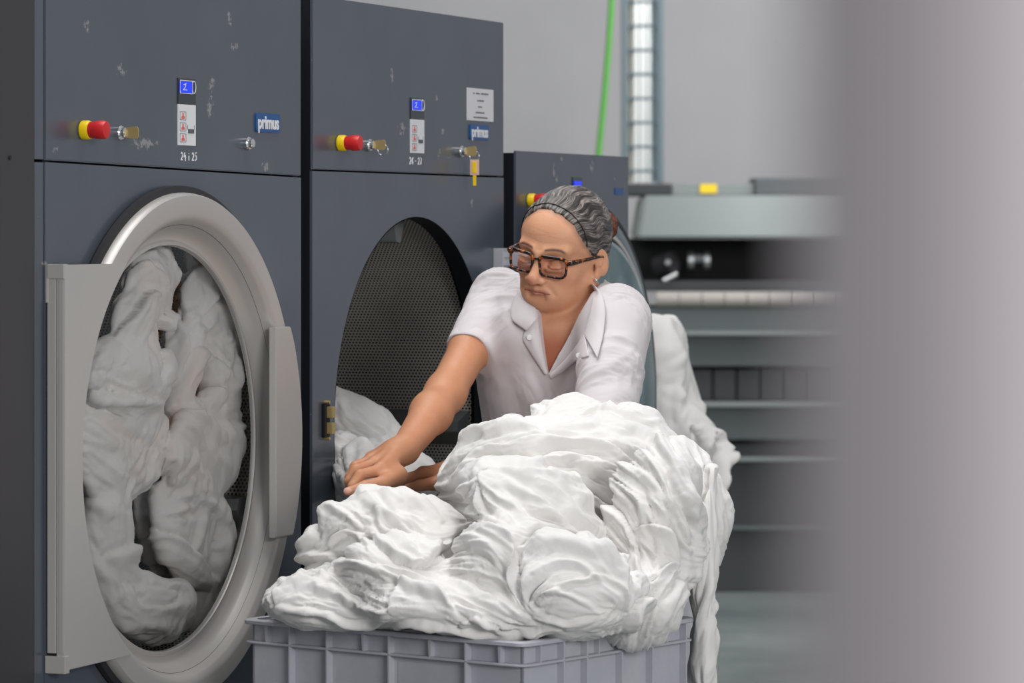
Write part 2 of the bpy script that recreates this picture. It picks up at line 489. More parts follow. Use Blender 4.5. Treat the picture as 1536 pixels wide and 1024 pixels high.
def control_strip(parent, x0, x1, z0, z1, cut, hand, hx, hz, hs):
    e = empty('control_panel', (0, 0, 0), 0, parent)
    bm = bmesh.new(); box(bm, x0, x1, -.002, 0, cut, z1); bmobj('display_bezel', bm, M['display'], e)
    bm = bmesh.new(); box(bm, x0, x1, -.002, 0, z0, cut); bmobj('programme_label', bm, M['white'], e)
    w = x1-x0; h = z1-z0
    bm = bmesh.new(); zc = z1-h*.13; box(bm, x0+w*.06, x0+w*.72, -.0045, -.002, zc-h*.085, zc+h*.085, .0006); bmobj('screen', bm, M['lcd'], e)
    bm = bmesh.new()
    fr = [(x0+w*.04, zc-h*.095), (x0+w*.74, zc-h*.095), (x0+w*.74, zc+h*.095), (x0+w*.04, zc+h*.095)]
    tube(bm, [(a, -.004, b) for a, b in fr], .0008, 5, closed=True)
    tube(bm, [(x0+w*.86+w*.11*math.cos(t), -.003, zc+h*.005+w*.16*math.sin(t)) for t in [2*PI*i/18 for i in range(18)]], .0008, 5, closed=True)
    # digits showing on the screen
    tube(bm, [(x0+w*.2, -.005, zc+h*.03), (x0+w*.34, -.005, zc+h*.05), (x0+w*.3, -.005, zc), (x0+w*.18, -.005, zc-h*.045), (x0+w*.4, -.005, zc-h*.045)], .0007, 5)
    bmobj('screen_outline', bm, M['white'], e)
    bm = bmesh.new(); bm2 = bmesh.new()
    for i in range(3):
        zz = cut-(cut-z0)*(.18+.27*i)
        tube(bm, [(a, -.0025, b) for a, b in ((x0+w*.08, zz), (x0+w*.42, zz), (x0+w*.42, zz-(cut-z0)*.2), (x0+w*.08, zz-(cut-z0)*.2))], .0004, 4, closed=True)
        box(bm2, x0+w*.22, x0+w*.28, -.003, -.002, zz-(cut-z0)*.13, zz-(cut-z0)*.03); box(bm2, x0+w*.17, x0+w*.33, -.003, -.002, zz-(cut-z0)*.17, zz-(cut-z0)*.11)
    zz = cut-(cut-z0)*.5
    box(bm, x0+w*.55, x0+w*.88, -.003, -.002, zz-(cut-z0)*.2, zz-(cut-z0)*.1); tube(bm, [(x0+w*.52, -.0025, zz), (x0+w*.52, -.0025, zz-(cut-z0)*.1), (x0+w*.9, -.0025, zz-(cut-z0)*.1), (x0+w*.9, -.0025, zz)], .0004, 4)
    bmobj('pictogram', bm, M['ink'], e); bmobj('pictogram', bm2, M['redink'], e)
    # chalk handwriting under the strip
    STR = {'2': [(0, .8), (.3, 1), (.6, .8), (.5, .5), (0, 0), (.65, .05)], '4': [(.3, 1), (0, .4), (.7, .4), None, (.55, .7), (.5, -.1)],
           '5': [(.6, 1), (.1, 1), (.05, .6), (.5, .6), (.55, .2), (.1, 0)], '6': [(.6, 1), (.1, .6), (.05, .2), (.35, 0), (.6, .25), (.3, .5), (.08, .35)],
           '7': [(0, 1), (.6, .95), (.25, 0)], 'i': [(.3, .6), (.3, 0), None, (.3, .9), (.3, .8)], '-': [(.1, .5), (.5, .5)]}
    bm = bmesh.new(); cx = hx
    for ch in hand:
        if ch == ' ': cx += hs*.35; continue
        seg = []
        for q in STR[ch]+[None]:
            if q is None:
                if len(seg) > 1: tube(bm, seg, .0011, 5)
                seg = []
            else: seg.append((cx+q[0]*hs*.75, -.0006, hz+q[1]*hs))
        cx += hs*.85
    bmobj('chalk_number', bm, M['white'], e)
    return e
def badge(parent, x0, x1, z0, z1):
    e = empty('maker_badge', ((x0+x1)/2, 0, (z0+z1)/2), 0, parent); w = (x1-x0)/2; h = (z1-z0)/2; r = h*.4
    pts = []
    for (cx, cz, a0) in ((w-r, h-r, 0), (-w+r, h-r, 90), (-w+r, -h+r, 180), (w-r, -h+r, 270)):
        for k in range(6): a = math.radians(a0+k*18); pts.append((cx+r*math.cos(a), cz+r*math.sin(a)))
    bm = bmesh.new(); prism(bm, pts[::-1], -.003, 0); bmobj('badge_plate', bm, M['blue'], e)
    cu = bpy.data.curves.new('badge_lettering', 'FONT'); cu.body = 'primus'; cu.align_x = 'CENTER'; cu.align_y = 'CENTER'; cu.size = h*1.55; cu.extrude = .0004; cu.offset = .0008
    o = bpy.data.objects.new('badge_lettering', cu); C.objects.link(o); o.parent = e; o.location = (0, -.0035, -h*.02); o.rotation_euler = (PI/2, 0, 0)
    bpy.context.view_layer.update(); mm = bpy.data.meshes.new_from_object(o.evaluated_get(bpy.context.evaluated_depsgraph_get())); bpy.data.objects.remove(o)
    q = getco(mm); k = 2*w*.86/(q[:, 0].max()-q[:, 0].min()); q[:, 0] *= k; q[:, 1] *= 1.25; mm.vertices.foreach_set('co', q.ravel())
    o = link('badge_lettering', mm, M['white'], e); o.location = (0, -.0035, -h*.02); o.rotation_euler = (PI/2, 0, 0)
    return e
def drum(parent, cx, cz, R, depth, y0, collar, ribs, Rd=.43):
    """perforated drum behind the opening with lifter ribs"""
    bm = bmesh.new(); uvl = bm.loops.layers.uv.new('UVMap'); n = 96; m = 12
    V = [[bm.verts.new((cx+Rd*math.cos(2*PI*i/n), y0+depth*j/m, cz+Rd*math.sin(2*PI*i/n))) for i in range(n)] for j in range(m+1)]
    for j in range(m):
        for i in range(n):
            f = bm.faces.new((V[j][i], V[j][(i+1) % n], V[j+1][(i+1) % n], V[j+1][i]))
            for l, (u, v) in zip(f.loops, ((i, j), (i+1, j), (i+1, j+1), (i, j+1))): l[uvl].uv = (depth*v/m, Rd*2*PI*u/n)
    c = [bm.verts.new((cx+Rd*math.cos(2*PI*i/n), y0+depth, cz+Rd*math.sin(2*PI*i/n))) for i in range(n)]
    f = bm.faces.new(c)
    for l in f.loops: l[uvl].uv = (l.vert.co.x, l.vert.co.z)
    d = bmobj('drum', bm, M['perf'], parent, smooth=False)
    for p in d.data.polygons: p.use_smooth = len(p.vertices) == 4
    for a in ribs:
        bm = bmesh.new()
        a = math.radians(a)
        for t, hgt in (((-1, 0), (0, 1)),):
            pass
        e1 = Vector((math.cos(a), 0, math.sin(a))); e2 = Vector((-math.sin(a), 0, math.cos(a))); c0 = Vector((cx, 0, cz))
        pr_ = [c0+e1*(Rd-.004)-e2*.034, c0+e1*(Rd-.065)-e2*.010, c0+e1*(Rd-.065)+e2*.010, c0+e1*(Rd-.004)+e2*.034]
        A = [bm.verts.new(q+Vector((0, y0+.002, 0))) for q in pr_]; B = [bm.verts.new(q+Vector((0, y0+depth-.01, 0))) for q in pr_]
        bm.faces.new(A); bm.faces.new(B[::-1])
        for i in range(4): bm.faces.new((A[i], B[i], B[(i+1) % 4], A[(i+1) % 4]))
        bmobj('lifter_rib', bm, M['dull'], d)
    bm = bmesh.new(); lathe(bm, [(R-.002, .0), (R-.002, y0-.015), (Rd+.01, y0-.01), (Rd+.01, y0+.01)], cx, cz)
    bmobj('drum_collar', bm, collar, parent, auto=40)
    return d
SEAM = lambda s: 0
def cabinet(root, w, h, seam_l, seam_r, cx, cz, R, mat_panel, depth=.95, z0=.04, gap=.0016):
    """casing with a plain upper panel and a holed lower panel; local origin = centre of front at floor"""
    hw = w/2
    bm = bmesh.new()
    box(bm, -hw+.001, -hw+.02, .006, depth, z0, h-.004); box(bm, hw-.02, hw-.001, .006, depth, z0, h-.004); box(bm, -hw, hw, depth-.02, depth, z0, h-.004)
    box(bm, -hw, hw, .02, depth, h-.02, h-.004); box(bm, -hw, hw, .02, depth, z0, z0+.02)
    if seam_l: box(bm, -hw, hw, .03, .05, min(seam_l, seam_r)-.03, max(seam_l, seam_r)+.03)
    bmobj('casing', bm, M['side'], root)
    bm = bmesh.new(); box(bm, -hw+.03, hw-.03, .05, depth-.05, 0, z0); bmobj('plinth', bm, M['dark'], root)
    if seam_l:
        bm = bmesh.new(); prism(bm, [(-hw, seam_l+gap), (hw, seam_r+gap), (hw, h), (-hw, h)], 0, .0055, bev=.0018)
        bmobj('upper_panel', bm, mat_panel, root)
        top = min(seam_l, seam_r)
        bm = bmesh.new(); panel_hole(bm, -hw, hw, z0, top-gap, cx, cz, R)
        if abs(seam_l-seam_r) > .002:
            x_hi, x_lo = (-hw, hw) if seam_l > seam_r else (hw, -hw)
            v = [(x_hi, top-gap), (x_lo, top-gap), (x_hi, max(seam_l, seam_r)-gap)]
            if x_hi > x_lo: v = v[::-1]
            prism(bm, v, 0, .005)
    else:
        bm = bmesh.new(); panel_hole(bm, -hw, hw, z0, h, cx, cz, R)
    return bmobj('lower_panel', bm, mat_panel, root)

# ---------- dryer 1 (closed door, running)
d1, s1 = machine_root('tumble_dryer', S1a, S1b); W1 = S1b-S1a
def L1(px, py, off=0):
    s, z = mp(px, py, off); return s-s1, z
def scl(L, spots):
    out = []
    for px, py, rx, ry in spots:
        x, z = L(px, py); out.append((x, z, rx/400., ry/900.))
    return out
paint = srgb(90, 97, 108)
sc1 = scl(L1, [(317, 128, 8, 18), (315, 160, 9, 22), (344, 30, 6, 20), (352, 70, 8, 10), (130, 40, 5, 18), (181, 105, 10, 14), (217, 215, 25, 12), (398, 250, 8, 16), (83, 225, 6, 6), (68, 395, 6, 6)])
M['paint1'] = painted('blue grey paint one', paint, sc1)
seamL, seamR = L1(70, 241.5)[1], L1(450, 265)[1]
cx1, cz1 = L1(262, 672, .0)
c1x, c1z = .004-s1, 1.2564
cabinet(d1, W1, HTOP, seamL, seamR, c1x, c1z, .36, M['paint1'])
tag(d1, 'dark blue-grey tumble dryer with its round glass door shut on tumbling laundry', 'tumble dryer')
drum(d1, c1x, c1z, .36, .62, .035, M['side'], (100, 220, 340), .40)
# edge strip at the left
bm = bmesh.new(); xa = -W1/2; 
box(bm, xa-.030, xa-.001, .002, .06, seamL+.002, HTOP-.01, .002); bmobj('edge_strip', bm, M['paint1'], d1)
bm = bmesh.new(); box(bm, xa-.030, xa-.001, .002, .06, .04, seamL-.002, .002); bmobj('edge_strip', bm, M['paint1'], d1)
x, z = L1(123, 195); estop(d1, x, z, .98)
x, z = L1(176, 199); keyswitch(d1, x, z)
x, z = L1(368, 215); k = keyswitch(d1, x, z, key=False)
xa, za = L1(266, 217.5); xb, zb = L1(292, 119); _, zc = L1(280, 157)
hx, hz = L1(271, 240)
control_strip(d1, xa, xb, za, zb, zc, '24 i 25', hx, hz, .0125)
xa, za = L1(382, 197.5); xb, zb = L1(418, 171.5); badge(d1, xa, xb, za, zb)
# door
dr = empty('door', (0, 0, 0), 0, d1)
bm = bmesh.new(); lathe(bm, [(.36, -.001), (.418, -.001), (.423, -.004), (.423, -.013), (.40, -.016), (.36, -.012)], c1x, c1z, 128)
bmobj('rubber_seal', bm, M['black'], dr, auto=35)
RO = .410; OF = .031
bm = bmesh.new()
lathe(bm, [(.395, -.012), (.412, -.014), (RO+.002, -.018), (RO, -.026), (.407, -.0300), (.380, -OF), (.372, -.0295), (.366, -.024), (.356, -.002), (.346, .012), (.336, .014), (.332, .010), (.328, .010), (.326, .018)], c1x, c1z, 160)
bmobj('door_ring', bm, M['ring'], dr, auto=50)
bm = bmesh.new(); lathe(bm, [(.330, .013), (.26, .004), (.15, -.003), (0, -.006)], c1x, c1z, 96); bmobj('glass', bm, M['glass'], dr, smooth=True)
zt, zb_ = L1(130, 396.5, OF)[1], L1(96, 1006, OF)[1]
xh = L1(96, 700, OF)[0]
arc = []
for i in range(61):
    zz = zt+(zb_-zt)*i/60
    arc.append((c1x-math.sqrt(max(.376**2-(zz-c1z)**2, .0)), zz))
bm = bmesh.new(); prism(bm, [(xh, zt)]+arc+[(xh, zb_)], -OF-.001, -.018, bev=.001); bmobj('hinge_plate', bm, M['beige'], dr)
zt2, zb2 = L1(75, 396, .01)[1], L1(75, 1010, .01)[1]
xb_ = xh+.012
bm = bmesh.new()
box(bm, xh-.001, xb_, -.0175, -.003, zb2+.03, zt2-.022, .0015); box(bm, xh-.0005, xb_, -.0305, -.0215, zb2+.03, zt2-.024, .0015)
box(bm, xh-.002, xb_, -.0315, -.001, zt2-.022, zt2, .001); box(bm, xh-.003, xb_, -.034, -.0005, zb2, zb2+.026, .001)
box(bm, xh-.002, xb_, -.005, -.0005, zt2-.058, zt2, .001)
bmobj('hinge', bm, M['beige'], dr)
bm = bmesh.new(); box(bm, xh+.004, xb_, -.026, -.001, zb2+.02, zt2-.02); bmobj('hinge_gap', bm, M['dark'], dr)
xl, zht = L1(414.5, 491, .045); _, zhb = L1(402, 809, .045)
ptsr = []
for i in range(13):
    zz = zht+(zhb-zht)*i/12; ptsr.append((c1x+math.sqrt(.405**2-(zz-c1z)**2)-.006, zz))
bm = bmesh.new(); prism(bm, [(xl, zhb), (xl, zht)]+ptsr, -.045, -.0305, bev=.002); bmobj('pull_handle', bm, M['beige'], dr)
# laundry tumbling inside
DRS = [(212, 452, .105, .070, -38, 'pale towel tumbling at the top of the shut dryer glass, nearest its hinge'), (312, 432, .070, .085, 0, 'pale towel tumbling at the top of the shut dryer glass, nearest its handle'),
       (268, 540, .035, .100, 8, 'narrow hanging cloth in the centre of the shut dryer glass'), (190, 560, .110, .065, 5, 'brownish smooth cloth against the hinge side of the shut dryer glass'),
       (325, 565, .050, .120, -12, 'white sleeve-like cloth high beside the dryer handle'), (178, 660, .130, .095, 4, 'thin white sheet across the hinge side at mid height of the glass'),
       (305, 670, .110, .080, -6, 'crumpled white cloth at mid height of the glass nearest the handle'), (285, 790, .105, .085, 20, 'pointed white cloth corner below the middle of the dryer glass'),
       (168, 815, .060, .120, -10, 'white cloth pressed at the lower hinge side of the glass'), (262, 745, .110, .150, 0, 'dim cloth deep in the shut dryer drum behind the others'), (225, 905, .120, .050, 12, 'folded cloth lying lowest in the shut dryer glass'), (315, 870, .050, .095, 25, 'white cloth at the lower handle side of the glass')]
DR1 = []
for i, (px, py, rx, rz, ro, lb) in enumerate(DRS):
    off = -(.058+(i % 3)*.012) if 'deep' not in lb else -.125; s_, z_ = mp(px, py, off); w_ = O2+D2*s_+N2*off; w_.z = z_
    DR1.append((px, py, w_.y, rx*1.25, .034, rz*1.12, ro, (.5, 0, 1), 9, .03, 11+i*2.7, 3.0, 1.1, lb))
# ---------- dryer 2 (open, being filled)
d2, s2 = machine_root('tumble_dryer', S2a, S2b); W2 = S2b-S2a
def L2(px, py, off=0):
    s, z = mp(px, py, off); return s-s2, z
sc2 = scl(L2, [(588, 115, 5, 26), (603, 190, 10, 12), (655, 145, 4, 10), (664, 195, 5, 12), (659, 233, 5, 12), (603, 200, 8, 6), (708, 305, 4, 10)])
M['paint2'] = painted('blue grey paint two', paint, sc2)
c2x = (L2(497, 640)[0]+L2(740, 640)[0])/2; c2z = mp(621, 631)[1]; R2 = .381
sm = L2(612, 260)[1]
cabinet(d2, W2, HTOP, L2(469, 255)[1], L2(755, 265)[1], c2x, c2z, R2, M['paint2'])
tag(d2, 'dark blue-grey tumble dryer standing open with white sheets inside', 'tumble dryer')
drum(d2, c2x, c2z, R2, .78, .05, M['side'], (355, 84, 236), .40)
x, z = L2(508, 214.5); estop(d2, x, z, .95)
x, z = L2(550, 217.5); keyswitch(d2, x, z, fob=1)
x, z = L2(688, 227); k2 = keyswitch(d2, x, z, fob=1)
bm = bmesh.new(); box(bm, -.0015, .0015, -.042, -.024, -.046, -.016, .001); bmobj('key', bm, M['pink'], k2)
bm = bmesh.new(); box(bm, -.0025, .0025, -.037, -.029, -.042, -.020, .001); box(bm, -.0015, .0015, -.036, -.030, -.066, -.046, .0005); bmobj('key', bm, M['yellow'], k2)
xa, za = L2(615, 229); xb, zb = L2(635, 148); _, zc = L2(620, 179); hx, hz = L2(614, 246)
control_strip(d2, xa, xb, za, zb, zc, '26 - 27', hx, hz, .0125)
xa, za = L2(703.5, 209); xb, zb = L2(731.5, 188); badge(d2, xa, xb, za, zb)
xa, za = L2(700, 180); xb, zb = L2(739, 135)
bm = bmesh.new(); box(bm, xa, xb, -.0018, 0, za, zb); pl = bmobj('printed_notice', bm, M['paper'], d2)
bm = bmesh.new(); xm = (xa+xb)/2
for k, (f, wd) in enumerate(((.84, .6), (.62, .26), (.43, .2), (.25, .38), (.1, .62))):
    n = int(wd*26); w_ = (xb-xa)*wd/n
    for i in range(n):
        if random.random() < .12: continue
        xx = xm-(xb-xa)*wd/2+i*w_; box(bm, xx, xx+w_*.7, -.0023, -.0018, za+(zb-za)*f-.0011, za+(zb-za)*f+.0011*(1+random.random()))
bmobj('notice_print', bm, M['ink'], pl)
# latch strike at the left of the opening
x, z = L2(487, 630)
bm = bmesh.new(); box(bm, x-.014, x+.010, -.006, 0, z-.030, z+.030, .001); 
bmobj('latch_plate', bm, M['side'], d2)
bm = bmesh.new(); box(bm, x-.004, x+.012, -.016, -.004, z+.004, z+.024, .0015); box(bm, x-.004, x+.012, -.016, -.004, z-.024, z-.004, .0015)
lathe(bm, [(0, -.01), (.003, -.01), (.003, 0)], x, z+.032, 12); lathe(bm, [(0, -.01), (.003, -.01), (.003, 0)], x, z-.032, 12)
bmobj('latch_strike', bm, M['brass'], d2)
# open door, swung right round in front of the third machine
od = empty('door', (0, 0, 0), 0, d2)
cdx, cdz = L2(893, 631*.0+601, .11)
cdx, cdz = mp(884, 640, .085)[0]-s2, c2z
Ro = .414
yo = -.085
M['blueband'] = simple('blue grey enamel', srgb(96, 112, 122), .25, .3)
bm = bmesh.new(); lathe(bm, [(.395, yo+.03), (.408, yo+.03), (Ro+.001, yo+.022), (Ro, yo), (.412, yo-.004), (.402, yo-.004)], cdx, cdz, 128); bmobj('rubber_seal', bm, M['black'], od, auto=35)
bm = bmesh.new(); lathe(bm, [(.405, yo+.028), (.403, yo-.002), (.398, yo-.006), (.368, yo-.012), (.362, yo-.012)], cdx, cdz, 128); bmobj('door_ring', bm, M['blueband'], od, auto=45)
bm = bmesh.new(); lathe(bm, [(.363, yo-.010), (.360, yo-.018), (.350, yo-.020), (.347, yo-.010)], cdx, cdz, 128); bmobj('inner_ring', bm, M['beige'], od, auto=45)
bm = bmesh.new(); lathe(bm, [(.349, yo-.008), (.345, yo-.020), (.341, yo-.008)], cdx, cdz, 128); bmobj('glass_gasket', bm, M['black'], od, auto=45)
bm = bmesh.new(); lathe(bm, [(.343, yo-.012), (.337, yo-.028), (.320, yo-.034), (.22, yo-.038), (.1, yo-.040), (0, yo-.041)], cdx, cdz, 96)
def door_glass():
    t = NT('greenish door glass'); tc = t.n('ShaderNodeTexCoord').outputs['Object']
    n = t.ramp(t.noise(7, tc, 4), .42, .7)
    t.l(t.mix(n, srgb(72, 112, 118), srgb(150, 174, 178)), t.b.inputs['Base Color']); t.val('Roughness', .12); t.val('Transmission Weight', .25); t.val('Specular IOR Level', .8)
    return t.m
bmobj('glass', bm, door_glass(), od, smooth=True)
bm = bmesh.new()
x, z = L2(755, 389, .02)
box(bm, x-.004, x+.028, -.022, 0, z-.024, z+.022, .002); box(bm, x+.002, x+.02, -.026, -.02, z-.012, z-.002, .001); box(bm, x+.002, x+.02, -.026, -.02, z+.004, z+.014, .001); bmobj('hinge', bm, M['alu'], od)
bm = bmesh.new(); box(bm, x+.02, x+.06, -.085, -.018, z-.014, z+.014, .002); bmobj('hinge_arm', bm, M['alu'], od)
bm = bmesh.new(); lathe(bm, [(0, -.014), (.006, -.014), (.007, -.008), (.007, 0)], L2(742, 386)[0], L2(742, 386)[1], 14); bmobj('bolt', bm, M['chrome'], od)

# ---------- dryer 3 (smaller, behind the woman)
d3, s3 = machine_root('tumble_dryer', S3a, S3b); W3 = S3b-S3a
def L3(px, py, off=0):
    s, z = mp(px, py, off); return s-s3, z
H3 = L3(774, 226)[1]
M['paint3'] = painted('blue grey paint three', paint, scl(L3, [(831, 258, 4, 20), (842, 238, 5, 6), (835, 268, 5, 10), (888, 250, 8, 18), (922, 268, 3, 4)]))
cabinet(d3, W3, H3, 0, 0, 0.02, c2z-.05, .26, M['paint3'], .75)
tag(d3, 'lower blue-grey dryer behind the woman, top level with the grey hood', 'tumble dryer')
bm = bmesh.new(); lathe(bm, [(0, .02), (.3, .02)], .02, c2z-.05, 48); bmobj('door_back', bm, M['dark'], d3)
x, z = L3(793, 300); estop(d3, x, z, .9)
xa, za = L3(858, 300); xb, zb = L3(872, 266)
bm = bmesh.new(); box(bm, xa, xb, -.002, 0, za, zb); bz = bmobj('control_panel', bm, M['display'], d3)
bm = bmesh.new(); box(bm, xa+.004, xb-.008, -.004, -.002, zb-.05, zb-.008); bmobj('screen', bm, M['lcd'], bz)
xa, za = L3(922, 292); xb, zb = L3(934, 282)
bm = bmesh.new(); box(bm, xa, xb, -.002, 0, za, zb); bmobj('maker_badge', bm, M['blue'], d3)

# ---------- plain cabinet at the far left
s0 = mp(52, 0)[0]
c0 = empty('metal_cabinet', O2+D2*(s0-.36)+N2*.0, THETA); tag(c0, 'plain brown-grey metal cabinet side against the shut dryer', 'cabinet')
bm = bmesh.new(); box(bm, -.36, .36, .0, .9, .03, HTOP+.15, .004); bmobj('body', bm, M['cab'], c0)
x, z = mp(14, 236); bm = bmesh.new(); lathe(bm, [(0, -.002), (.0035, -.002), (.004, 0)], x-s0+.36, z, 12); bmobj('screw', bm, M['dark'], c0)
bm = bmesh.new(); box(bm, -.34, .34, .03, .85, 0, .03); bmobj('plinth', bm, M['dark'], c0)

# ================================================================== IRONER AT THE BACK
YI = 16.2
def G(px, py, Y=YI): p = P(px, py, Y); return p.x, p.z
ir = empty('flatwork_ironer', (0, YI, 0)); tag(ir, 'long grey industrial ironing machine with a flat hood at the back wall', 'ironing machine')
M['hood'] = simple('grey green enamel', srgb(124, 131, 129), .35, .3, var=.06, scale=2)
M['iron'] = simple('dark green grey steel', srgb(92, 99, 100), .5, .3, var=.12, scale=3)
M['iron2'] = simple('dark steel', srgb(64, 67, 69), .5, .3, var=.2, scale=3)
M['belt'] = simple('beige feed belt', srgb(170, 163, 156), .8, var=.08)
XR = P(1750, 0, YI).x
xh0, zh1 = G(966, 293); xh1, zh0 = G(955, 358)
bm = bmesh.new()
for xx in (xh1,):
    a = [(xh0, 0.05, zh1), (xh1, -.02, zh0), (xh1, .9, zh0), (xh0, .9, zh1)]
    b = [(XR, 0.05, zh1), (XR, -.02, zh0), (XR, .9, zh0), (XR, .9, zh1)]
    A = [bm.verts.new(q) for q in a]; B = [bm.verts.new(q) for q in b]
    bm.faces.new(A); bm.faces.new(B[::-1])
    for i in range(4): bm.faces.new((A[i], B[i], B[(i+1) % 4], A[(i+1) % 4]))
bmesh.ops.bevel(bm, geom=bm.edges[:], offset=.012, segments=2, affect='EDGES')
bmobj('hood', bm, M['hood'], ir)
bm = bmesh.new(); xa, za = G(940, 293); _, zb = G(0, 274); xb = G(1012, 0)[0]; box(bm, xa, xb, .25, .8, za, zb, .01); bmobj('motor_box', bm, M['iron2'], ir)
bm = bmesh.new(); xa = G(1014, 0)[0]; _, zb = G(0, 273); box(bm, xa, XR, .5, .9, za, zb, .01); bmobj('top_rail', bm, M['hood'], ir)
bm = bmesh.new(); xa = G(1143, 0)[0]; _, zb = G(0, 264); box(bm, xa, XR, .45, .9, za, zb, .01); bmobj('top_box', bm, M['iron'], ir)
xa, za2 = G(1050, 289.5, YI+.5); xb, zb2_ = G(1075, 276, YI+.5); bm = bmesh.new(); box(bm, xa, xb, .488, .5, za2, zb2_); bmobj('warning_label', bm, M['yellow'], ir)
xw = G(935, 0)[0]
def slab(name, y0, y1, d0, d1_, mat, x0=xw, bev=.006):
    bm = bmesh.new(); box(bm, x0, XR, d0, d1_, G(0, y1)[1], G(0, y0)[1], bev); return bmobj(name, bm, mat, ir)
slab('back_panel', 358, 425, .6, .8, M['dark']); slab('feed_table', 421, 437, .05, .75, M['iron2'])
for i in range(22):
    x0 = G(985+i*34, 0)[0]; x1 = G(985+i*34+32.5, 0)[0]; bm = bmesh.new()
    tube(bm, [(x0, 0, G(0, 449)[1]), (x1, 0, G(0, 449)[1])], .033, 20); bmobj('feed_belt', bm, M['belt'], ir, auto=50)
slab('front_panel', 461, 498, .0, .7, M['iron']); slab('front_panel', 498, 550, .04, .7, M['iron']); slab('ledge', 496, 503, -.06, .05, M['hood'])
bm = bmesh.new()
for i in range(20):
    x0 = G(1000+i*36, 0)[0]; x1 = G(1034+i*36, 0)[0]; box(bm, x0, x1, .10, .3, G(0, 602)[1], G(0, 555)[1], .008)
bmobj('slatted_grille', bm, M['iron2'], ir)
slab('back_frame', 550, 606, .22, .7, M['dark']); slab('ledge', 602, 610, -.06, .1, M['hood']); slab('front_panel', 610, 660, .02, .7, M['iron'])
slab('kick_panel', 668, 890, .1, .7, M['iron2']); slab('ledge', 685, 692, -.02, .12, M['hood']); slab('recess', 655, 690, .12, .7, M['dark']); slab('ledge', 790, 797, .05, .12, M['iron'])
for px in (1038, 1062):
    bm = bmesh.new(); c = G(px, 391); tube(bm, [(c[0]-.012, .1, c[1]), (c[0]+.012, .1, c[1])], .042, 24); bmobj('guide_wheel', bm, M['steel'], ir, auto=40)
bm = bmesh.new(); c = G(1050, 388); tube(bm, [(c[0]-.03, .1, c[1]), (c[0]+.03, .1, c[1])], .02, 12); box(bm, c[0]-.005, c[0]+.005, .1, .6, c[1]-.005, c[1]+.005); bmobj('wheel_axle', bm, M['dull'], ir)
bm = bmesh.new(); c = G(1000, 400); tube(bm, [(c[0]-.03, .1, c[1]), (c[0]+.03, .05, c[1]+.02)], .05, 16); bmobj('drive_motor', bm, M['black'], ir, auto=40)
bm = bmesh.new(); c = G(1002, 400); tube(bm, [(c[0], .0, c[1]+.02), (c[0]+.02, .1, c[1]-.03)], .013, 10); tube(bm, [(c[0]-.02, .0, c[1]-.06), (c[0]+.04, .0, c[1]-.03)], .012, 10); bmobj('pipe_fitting', bm, M['chrome'], ir, auto=40)
# green cable
bm = bmesh.new(); pts = [P(px, py, 17.6) for px, py in ((921, -160), (919, -60), (917, 10), (913, 70), (907, 140), (901, 200), (897, 240), (895, 300))]
pts.append(Vector((pts[-1].x, 17.6, 0)))
tube(bm, pts, .015, 10)
tag(bmobj('air_hose', bm, simple('green hose', srgb(92, 170, 72), .5), smooth=True), 'bright green hose hanging down in front of the grey back wall', 'hose')

# ================================================================== CRATE
h = .61
Bc = Vector((.029*h, 8.870*h, 0)); Ac = Vector((-.6923*h, 9.415*h, 0)); Cc = Vector((.4872*h, 9.448*h, 0))
ex = (Bc-Ac).normalized(); LX = (Bc-Ac).length; LY = (Cc-Bc).length; ZT = EYE-h
ang = math.atan2(ex.y, ex.x)
cr = empty('laundry_crate', Ac, ang); tag(cr, 'grey ribbed plastic crate heaped with white sheets beside the dryers', 'crate')
def plastic():
    t = NT('grey plastic'); t.val('Roughness', .45); tc = t.n('ShaderNodeTexCoord').outputs['Object']
    n = t.ramp(t.noise(9, tc, 5, .7), .5, .8)
    t.l(t.mix(n, srgb(172, 173, 182), srgb(188, 187, 192)), t.b.inputs['Base Color']); return t.m
M['plastic'] = plastic()
# local: x along long side (0..LX), y into the crate (0..LY), z height; front faces y=0 and x=LX
bm = bmesh.new(); t_ = .012; zb0 = .14
box(bm, t_, LX-t_, t_, t_+.004, zb0, ZT-.004); box(bm, t_, LX-t_, LY-t_-.004, LY-t_, zb0, ZT-.004)
box(bm, t_, t_+.004, t_, LY-t_, zb0, ZT-.004); box(bm, LX-t_-.004, LX-t_, t_, LY-t_, zb0, ZT-.004); box(bm, t_, LX-t_, t_, LY-t_, zb0, zb0+.008)
bmobj('crate_wall', bm, M['plastic'], cr)
def frame_ring(name, z0, z1, out=0.0):
    bm = bmesh.new(); o = out; r = .02
    def loop(ins, z):
        pts = []
        x0, x1, y0, y1 = -o+ins, LX+o-ins, -o+ins, LY+o-ins; rr = max(r-ins*.5, .006)
        for (cx, cy, a0) in ((x1-rr, y1-rr, 0), (x0+rr, y1-rr, 90), (x0+rr, y0+rr, 180), (x1-rr, y0+rr, 270)):
            for k in range(6): a = math.radians(a0+k*18); pts.append(bm.verts.new((cx+rr*math.cos(a), cy+rr*math.sin(a), z)))
        return pts
    Ls = [loop(.001, z0), loop(0, z0+.001), loop(0, z1-.0015), loop(.0015, z1), loop(t_+.004, z1), loop(t_+.004, z0)]
    for i in range(6):
        A, B = Ls[i], Ls[(i+1) % 6]
        for k in range(24): bm.faces.new((A[k], A[(k+1) % 24], B[(k+1) % 24], B[k]))
    return bmobj(name, bm, M['plastic'], cr, auto=40)
frame_ring('rim', ZT-.007, ZT, .003); frame_ring('reinforcing_band', ZT-.037, ZT-.033, .001); frame_ring('reinforcing_band', zb0, zb0+.02)
def sx(px):  # position along the long face
    k = (px-CX)/F; a, b = Ac, Bc; t = (a.x-k*a.y)/(k*(b.y-a.y)-(b.x-a.x)); return t*LX
